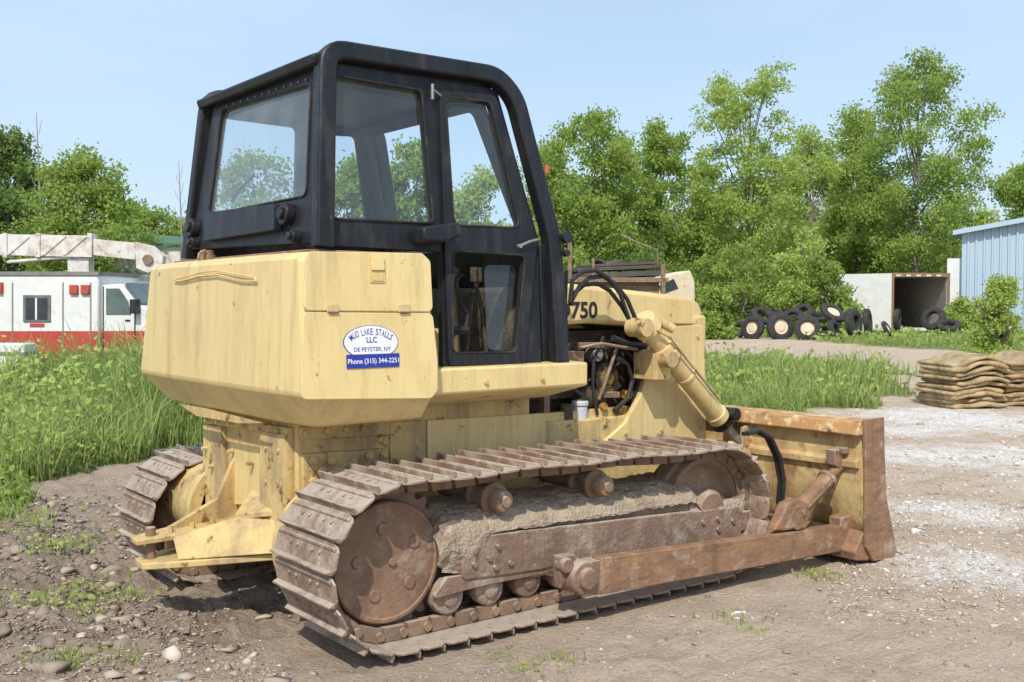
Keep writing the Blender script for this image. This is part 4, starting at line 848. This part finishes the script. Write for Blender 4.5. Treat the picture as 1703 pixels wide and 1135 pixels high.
DKI=M('worn_interior',(.26,.23,.20),(.40,.36,.31),3,rough=.9)
b=MB();b.prism([p+sk*.02 for p in wallp(.09,.12,z0+.13,hT-.11)],sk*.94);b.prism([p+sk*.02 for p in wallp(u1-.12,u1-.09,z0+.13,hT-.11)],sk*.94);b.prism([p+sk*.95 for p in wallp(.13,u1-.13,z0+.13,hT-.11)],sk*.01);b.prism([p+sk*.02 for p in wallp(.13,u1-.13,hT-.15,hT-.12)],sk*.92);b.make('inner_lining',DKI,t)
b=MB();fb(b,-.03,hT-.20,.01,u1+.03,hT+.03,.06);fb(b,-.03,z0-.05,.01,.09,hT-.20,.06);fb(b,u1-.09,z0-.05,.01,u1+.03,hT-.20,.06);b.make('door_frame',RUO,t)
each('reflector_strip',WP,t,[lambda b,k=k:fb(b,.2+k*(u1-.4)/5,hT-.16,.065,.2+(k+.45)*(u1-.4)/5,hT-.08,.075) for k in range(5)])
b=MB();b.prism([pl.at(-.02,z0,0),pl.at(-.02,hT,0),pl.at(-2.75,hT,-2.6),pl.at(-2.75,z0,-2.6)],pl.W*-.06);b.make('open_door',WP,t)
loc_fix(t,pl.o)
m,nt,N,L=newmat('ribbed_blue_metal');out=N.new('ShaderNodeOutputMaterial');b_=N.new('ShaderNodeBsdfPrincipled');L.new(b_.outputs[0],out.inputs[0]);b_.inputs['Base Color'].default_value=(.43,.54,.64,1);b_.inputs['Roughness'].default_value=.45;b_.inputs['Metallic'].default_value=.2
BLM=m
pl=FACE(1598,62,-24);t=thing('blue_metal_shed',(0,0,0),'pale blue ribbed metal shed at the right edge','shed')
hS=ZD(386,62);SL=.17;b=MB();n_=30;W_=13.
pts2=[]
for i in range(n_):
    u0=i*W_/n_;s_=W_/n_;pts2+=[(u0,0),(u0+s_*.6,0),(u0+s_*.68,.10),(u0+s_*.92,.10)]
pts2.append((W_,0));pts2+=[(W_,-6),(0,-6)]
nn=len(pts2);vs=[pl.at(u,-.2,w) for u,w in pts2]+[pl.at(u,hS+SL*u,w) for u,w in pts2]
b.add(vs,[tuple(range(nn)),tuple(range(2*nn-1,nn-1,-1))]+[(i,(i+1)%nn,(i+1)%nn+nn,i+nn) for i in range(nn)]);b.make('wall',BLM,t)
REM=M('roof_edge',(.25,.3,.35),(.35,.4,.45))
b=MB();b.prism([pl.at(-.5,hS-SL*.5+.01,.5),pl.at(W_+.5,hS+SL*(W_+.5)+.01,.5),pl.at(W_+.5,hS+SL*(W_+.5)+.13,.5),pl.at(-.5,hS-SL*.5+.13,.5)],-pl.W*7);rf=b.make('roof',REM,t)
b=MB();b.prism([pl.at(-.5,hS-SL*.5-.14,.51),pl.at(W_+.5,hS+SL*(W_+.5)-.14,.51),pl.at(W_+.5,hS+SL*(W_+.5)+.14,.51),pl.at(-.5,hS-SL*.5+.14,.51)],pl.W*.05);b.make('fascia',BLM,rf)
b=MB();fb(b,-.8,-.1,-6,-.02,hS*.74,-.5);b.make('side_wing',WP,t);loc_fix(t,pl.o)
# tyres
def tyre(px,py,d,rp,label,rim=True,yaw=0,tilt=0):
    r=rp*1.08/F*d;c=GP(px,d);c.z=max(ZD(py,d),r*.25)
    t=thing('tyre',c,label,'tyre','discarded tyres heaped by the trailer');w=r*.42
    b=MB();b.lathe((0,-w/2,0),(0,1,0),[(r*.55,0),(r*.62,-.01),(r*.9,0),(r,w*.18),(r,w*.82),(r*.9,w),(r*.62,w+.01),(r*.55,w),(r*.5,w*.7),(r*.5,w*.3)],28)
    b.f=[f for f in b.f if len(f)<20];n=28;b.f+=[(9*n+i,9*n+(i+1)%n,(i+1)%n,i) for i in range(n)]
    b.make('rubber',TYR,t)
    if rim:
        b=MB();b.lathe((0,-w*.35,0),(0,1,0),[(r*.20,.02),(r*.30,.02),(r*.42,w*.25),(r*.5,w*.1),(r*.56,0),(r*.56,w*.5),(r*.4,w*.6),(r*.2,w*.6)],24);b.make('rim',CRM,t)
    t.rotation_euler=(R(tilt),R(random.uniform(-8,8)),math.atan2(RT.y,RT.x)+R(yaw))
TL=[(1298,544,50,22,'tyre with cream rim, left of the two standing in front',True,12,-6),(1343,547,49.5,20,'tyre with cream rim, right of the two standing in front',True,-14,-14),(1385,521,51,20,'tilted tyre with tan rim on top of the heap',True,30,-48),(1420,538,50,23,'big bare tyre standing right of the tan rimmed one',False,48,-5),(1252,546,50.5,19,'tyre with dull rim at the left front of the heap',True,-45,-12),(1268,526,52,19,'upper left tyre of the heap, leaning back',False,25,-50),(1318,531,52,18,'tyre wedged behind the two cream rimmed ones',False,-30,-25),(1358,528,53,18,'tyre lying between the heap top and the back',False,5,-72),(1390,550,50,18,'dark tyre low beside the right cream rim',False,50,-25),(1443,535,52,20,'tyre standing behind the big bare one',False,62,-5),(1368,551,51,17,'small dark tyre lying low in the heap middle',False,0,-75),(1228,550,52,16,'small tyre at the far left end of the heap',False,-60,-30),(1290,521,54,16,'topmost small tyre at the back left',False,20,-70),(1335,520,55,16,'small tyre peeking over the middle of the heap',False,-40,-40),(1492,532,57,17,'tyre standing inside the mouth of the trailer',False,60,0),(1552,530,55,19,'tyre leaning on the right jamb of the trailer',False,-50,-25),(1578,542,54,18,'tyre lying right of the trailer mouth',False,-30,-65),(1475,547,50,13,'rusty tyre alone between heap and trailer',True,60,-30)]
for a in TL: tyre(*a)
# matting stacks
MAT=M('woven_mat',(.34,.24,.12),(.52,.39,.23),7,(.21,.17,.075),(.48,.65),4,.95,0,.6,60,(1,1,1),(.14,.14,.05),(.58,.7),3)
def matlayer(c,w,dp,z0,th,seed,label,grp,sag):
    nu=60;vs=[];fs=[]
    r_=np.random.default_rng(seed);ph=r_.uniform(0,6,6);K=16
    for i in range(nu):
        u=i/(nu-1);x=(u-.5)*w*(1+r_.uniform(-.01,.01)*(i in(0,nu-1)))
        e=min(1,(min(u,1-u)/.05))**.5
        for k in range(K):
            a=2*math.pi*k/K;cs,sn=math.cos(a),math.sin(a)
            yy_=math.copysign(abs(cs)**.3,cs)*dp/2*(.95+.05*e)+.025*math.sin(x*7+ph[0])+.012*math.sin(x*23+ph[4])
            zz=math.copysign(abs(sn)**.45,sn)*th/2*e*(1+.18*math.sin(x*11+ph[3]))
            wob=sag*(.034*math.sin(x*4.2+.6)+.02*math.sin(x*9+1))+.006*math.sin(x*17+ph[2])-.06*max(0,abs(u-.5)*2-.7)*sag
            vs.append((x,yy_,zz+wob))
    for i in range(nu-1):
        for k in range(K): fs.append((i*K+k,i*K+(k+1)%K,(i+1)*K+(k+1)%K,(i+1)*K+k))
    fs+=[tuple(range(K)),tuple(range((nu-1)*K,nu*K))]
    b=MB();b.add(vs,fs);o=b.make('folded_mat',MAT,None,0,60);o.location=(c.x,c.y,z0);o.rotation_euler=(r_.uniform(-.02,.02),r_.uniform(-.015,.015),math.atan2(RT.y,RT.x)+R(8)+r_.uniform(-.05,.05));tag(o,label,'mat',grp)
ordn=['topmost','second','third','fourth','fifth','sixth','seventh','eighth','ninth','lowest']
for s_i,(px,w,side,dd) in enumerate(((1600,.95,'left stack',16.5),(1695,1.12,'right stack',17.0))):
    c=GP(px,dd+.5)
    for k in range(10):
        j=9-k
        o_=Vector((rng.uniform(-.05,.05),rng.uniform(-.05,.05),0))
        matlayer(c+o_,w*(1+.06*math.sin(k*2.)),1.1,.05+k*.079,.083,s_i*20+k,f'folded tan mat, {ordn[j]} of the {side} at the right edge','folded mats stacked at the right edge',.4+.10*k)
# scrap trailer & beams
pl=FACE(1030,27,8);t=thing('scrap_trailer',(0,0,0),'rusty low trailer loaded with steel behind the hood','trailer')
b=MB();b.bp(pl,930,462,1112,470,-1.8,0);b.bp(pl,935,470,1100,500,-1.6,-.2);b.bp(pl,945,400,951,470,-.1,0);b.bp(pl,1100,440,1107,500,-.1,0);b.bp(pl,985,430,989,470,-.1,0);b.make('frame',RUS,t,.01)
for x in(975,1075): b=MB();c=pl.p(x,555,-.3);b.lathe(c-pl.W*.15,pl.W,[(.2,0),(.42,.02),(.46,.06),(.46,.2),(.42,.24),(.2,.25)],24);b.make('wheel',TYR,t)
loc_fix(t,pl.o)
DKS=M('weathered_steel',(.05,.045,.04),(.12,.10,.085),3,(.2,.11,.07),(.55,.7),4,.8)
for i,(x0,y0,x1,y1,hg,lab) in enumerate([(955,456,1106,450,8,'lowest dark beam on the scrap trailer'),(962,446,1100,440,6,'second dark beam up on the scrap trailer'),(975,440,1096,434,5,'flat dark plate lying on the beams of the scrap trailer'),(968,450,1040,430,5,'dark beam tilted up to the right on the scrap trailer'),(1000,428,1012,434,5,'short end piece on top of the scrap trailer')]):
    b=MB();b.pp(pl,[(x0,y0),(x1,y1),(x1,y1+hg),(x0,y0+hg)],-1.5,-.1-.05*i);tag(b.make('steel_beam',DKS,None,.01),lab,'beam','steel on the scrap trailer')
b=MB();b.path([pl.p(1040,388,-.5),pl.p(1062,400,-.4),pl.p(1098,415,-.3),pl.p(1100,460,-.3)],.02,6);tag(b.make('bent_pipe',RUS,None),'bent rusty pipe sticking out above the scrap trailer','pipe')
pl=FACE(1130,32,10);t=thing('old_machine_cab',(0,0,0),'cream coloured machine panel standing behind the hood','machine')
b=MB();b.pp(pl,[(1085,470),(1120,455),(1148,450),(1156,470),(1156,560),(1085,560)],-1.2,0);b.make('panel',CRM,t,.04);b=MB();b.pp(pl,[(1095,476),(1120,464),(1128,480),(1100,490)],.003,.02);b.make('window',DGL,t);loc_fix(t,pl.o)

# ================================================================ LIGHT
sd_=Vector((-.74,-.67,0)).normalized();el=R(48)
S=Vector((sd_.x*math.cos(el),sd_.y*math.cos(el),math.sin(el)))
ld=bpy.data.lights.new('sun','SUN');ld.energy=4.0;ld.angle=R(.55);ld.color=(1,.94,.84);lo_=bpy.data.objects.new('sun',ld);col.objects.link(lo_);lo_.rotation_euler=S.to_track_quat('Z','Y').to_euler()
w=bpy.data.worlds.new('World');bpy.context.scene.world=w;w.use_nodes=True;nt=w.node_tree;bg=nt.nodes['Background'];sk_=nt.nodes.new('ShaderNodeTexSky');sk_.sky_type='NISHITA';sk_.sun_disc=False;sk_.sun_elevation=el;sk_.sun_rotation=math.atan2(S.x,S.y);sk_.air_density=1.0;sk_.dust_density=1.5;sk_.ozone_density=1.5
# thin haze and faint cloud over the sky texture
tc=nt.nodes.new('ShaderNodeTexCoord');mp=nt.nodes.new('ShaderNodeMapping');mp.inputs['Scale'].default_value=(1,1,3.5);nt.links.new(tc.outputs['Generated'],mp.inputs[0])
no=nt.nodes.new('ShaderNodeTexNoise');no.inputs['Scale'].default_value=2.2;no.inputs['Detail'].default_value=7;no.inputs['Roughness'].default_value=.55;nt.links.new(mp.outputs[0],no.inputs[0])
mr=nt.nodes.new('ShaderNodeMapRange');nt.links.new(no.outputs[0],mr.inputs[0]);mr.inputs[1].default_value=.35;mr.inputs[2].default_value=.75;mr.inputs[3].default_value=.55;mr.inputs[4].default_value=.85
mx=nt.nodes.new('ShaderNodeMix');mx.data_type='RGBA';nt.links.new(mr.outputs[0],mx.inputs[0]);nt.links.new(sk_.outputs[0],mx.inputs[6]);mx.inputs[7].default_value=(4.6,5.9,7.7,1)
nt.links.new(mx.outputs[2],bg.inputs[0]);bg.inputs[1].default_value=.15
sc=bpy.context.scene;sc.view_settings.view_transform='Standard';sc.view_settings.look='None';sc.view_settings.exposure=0
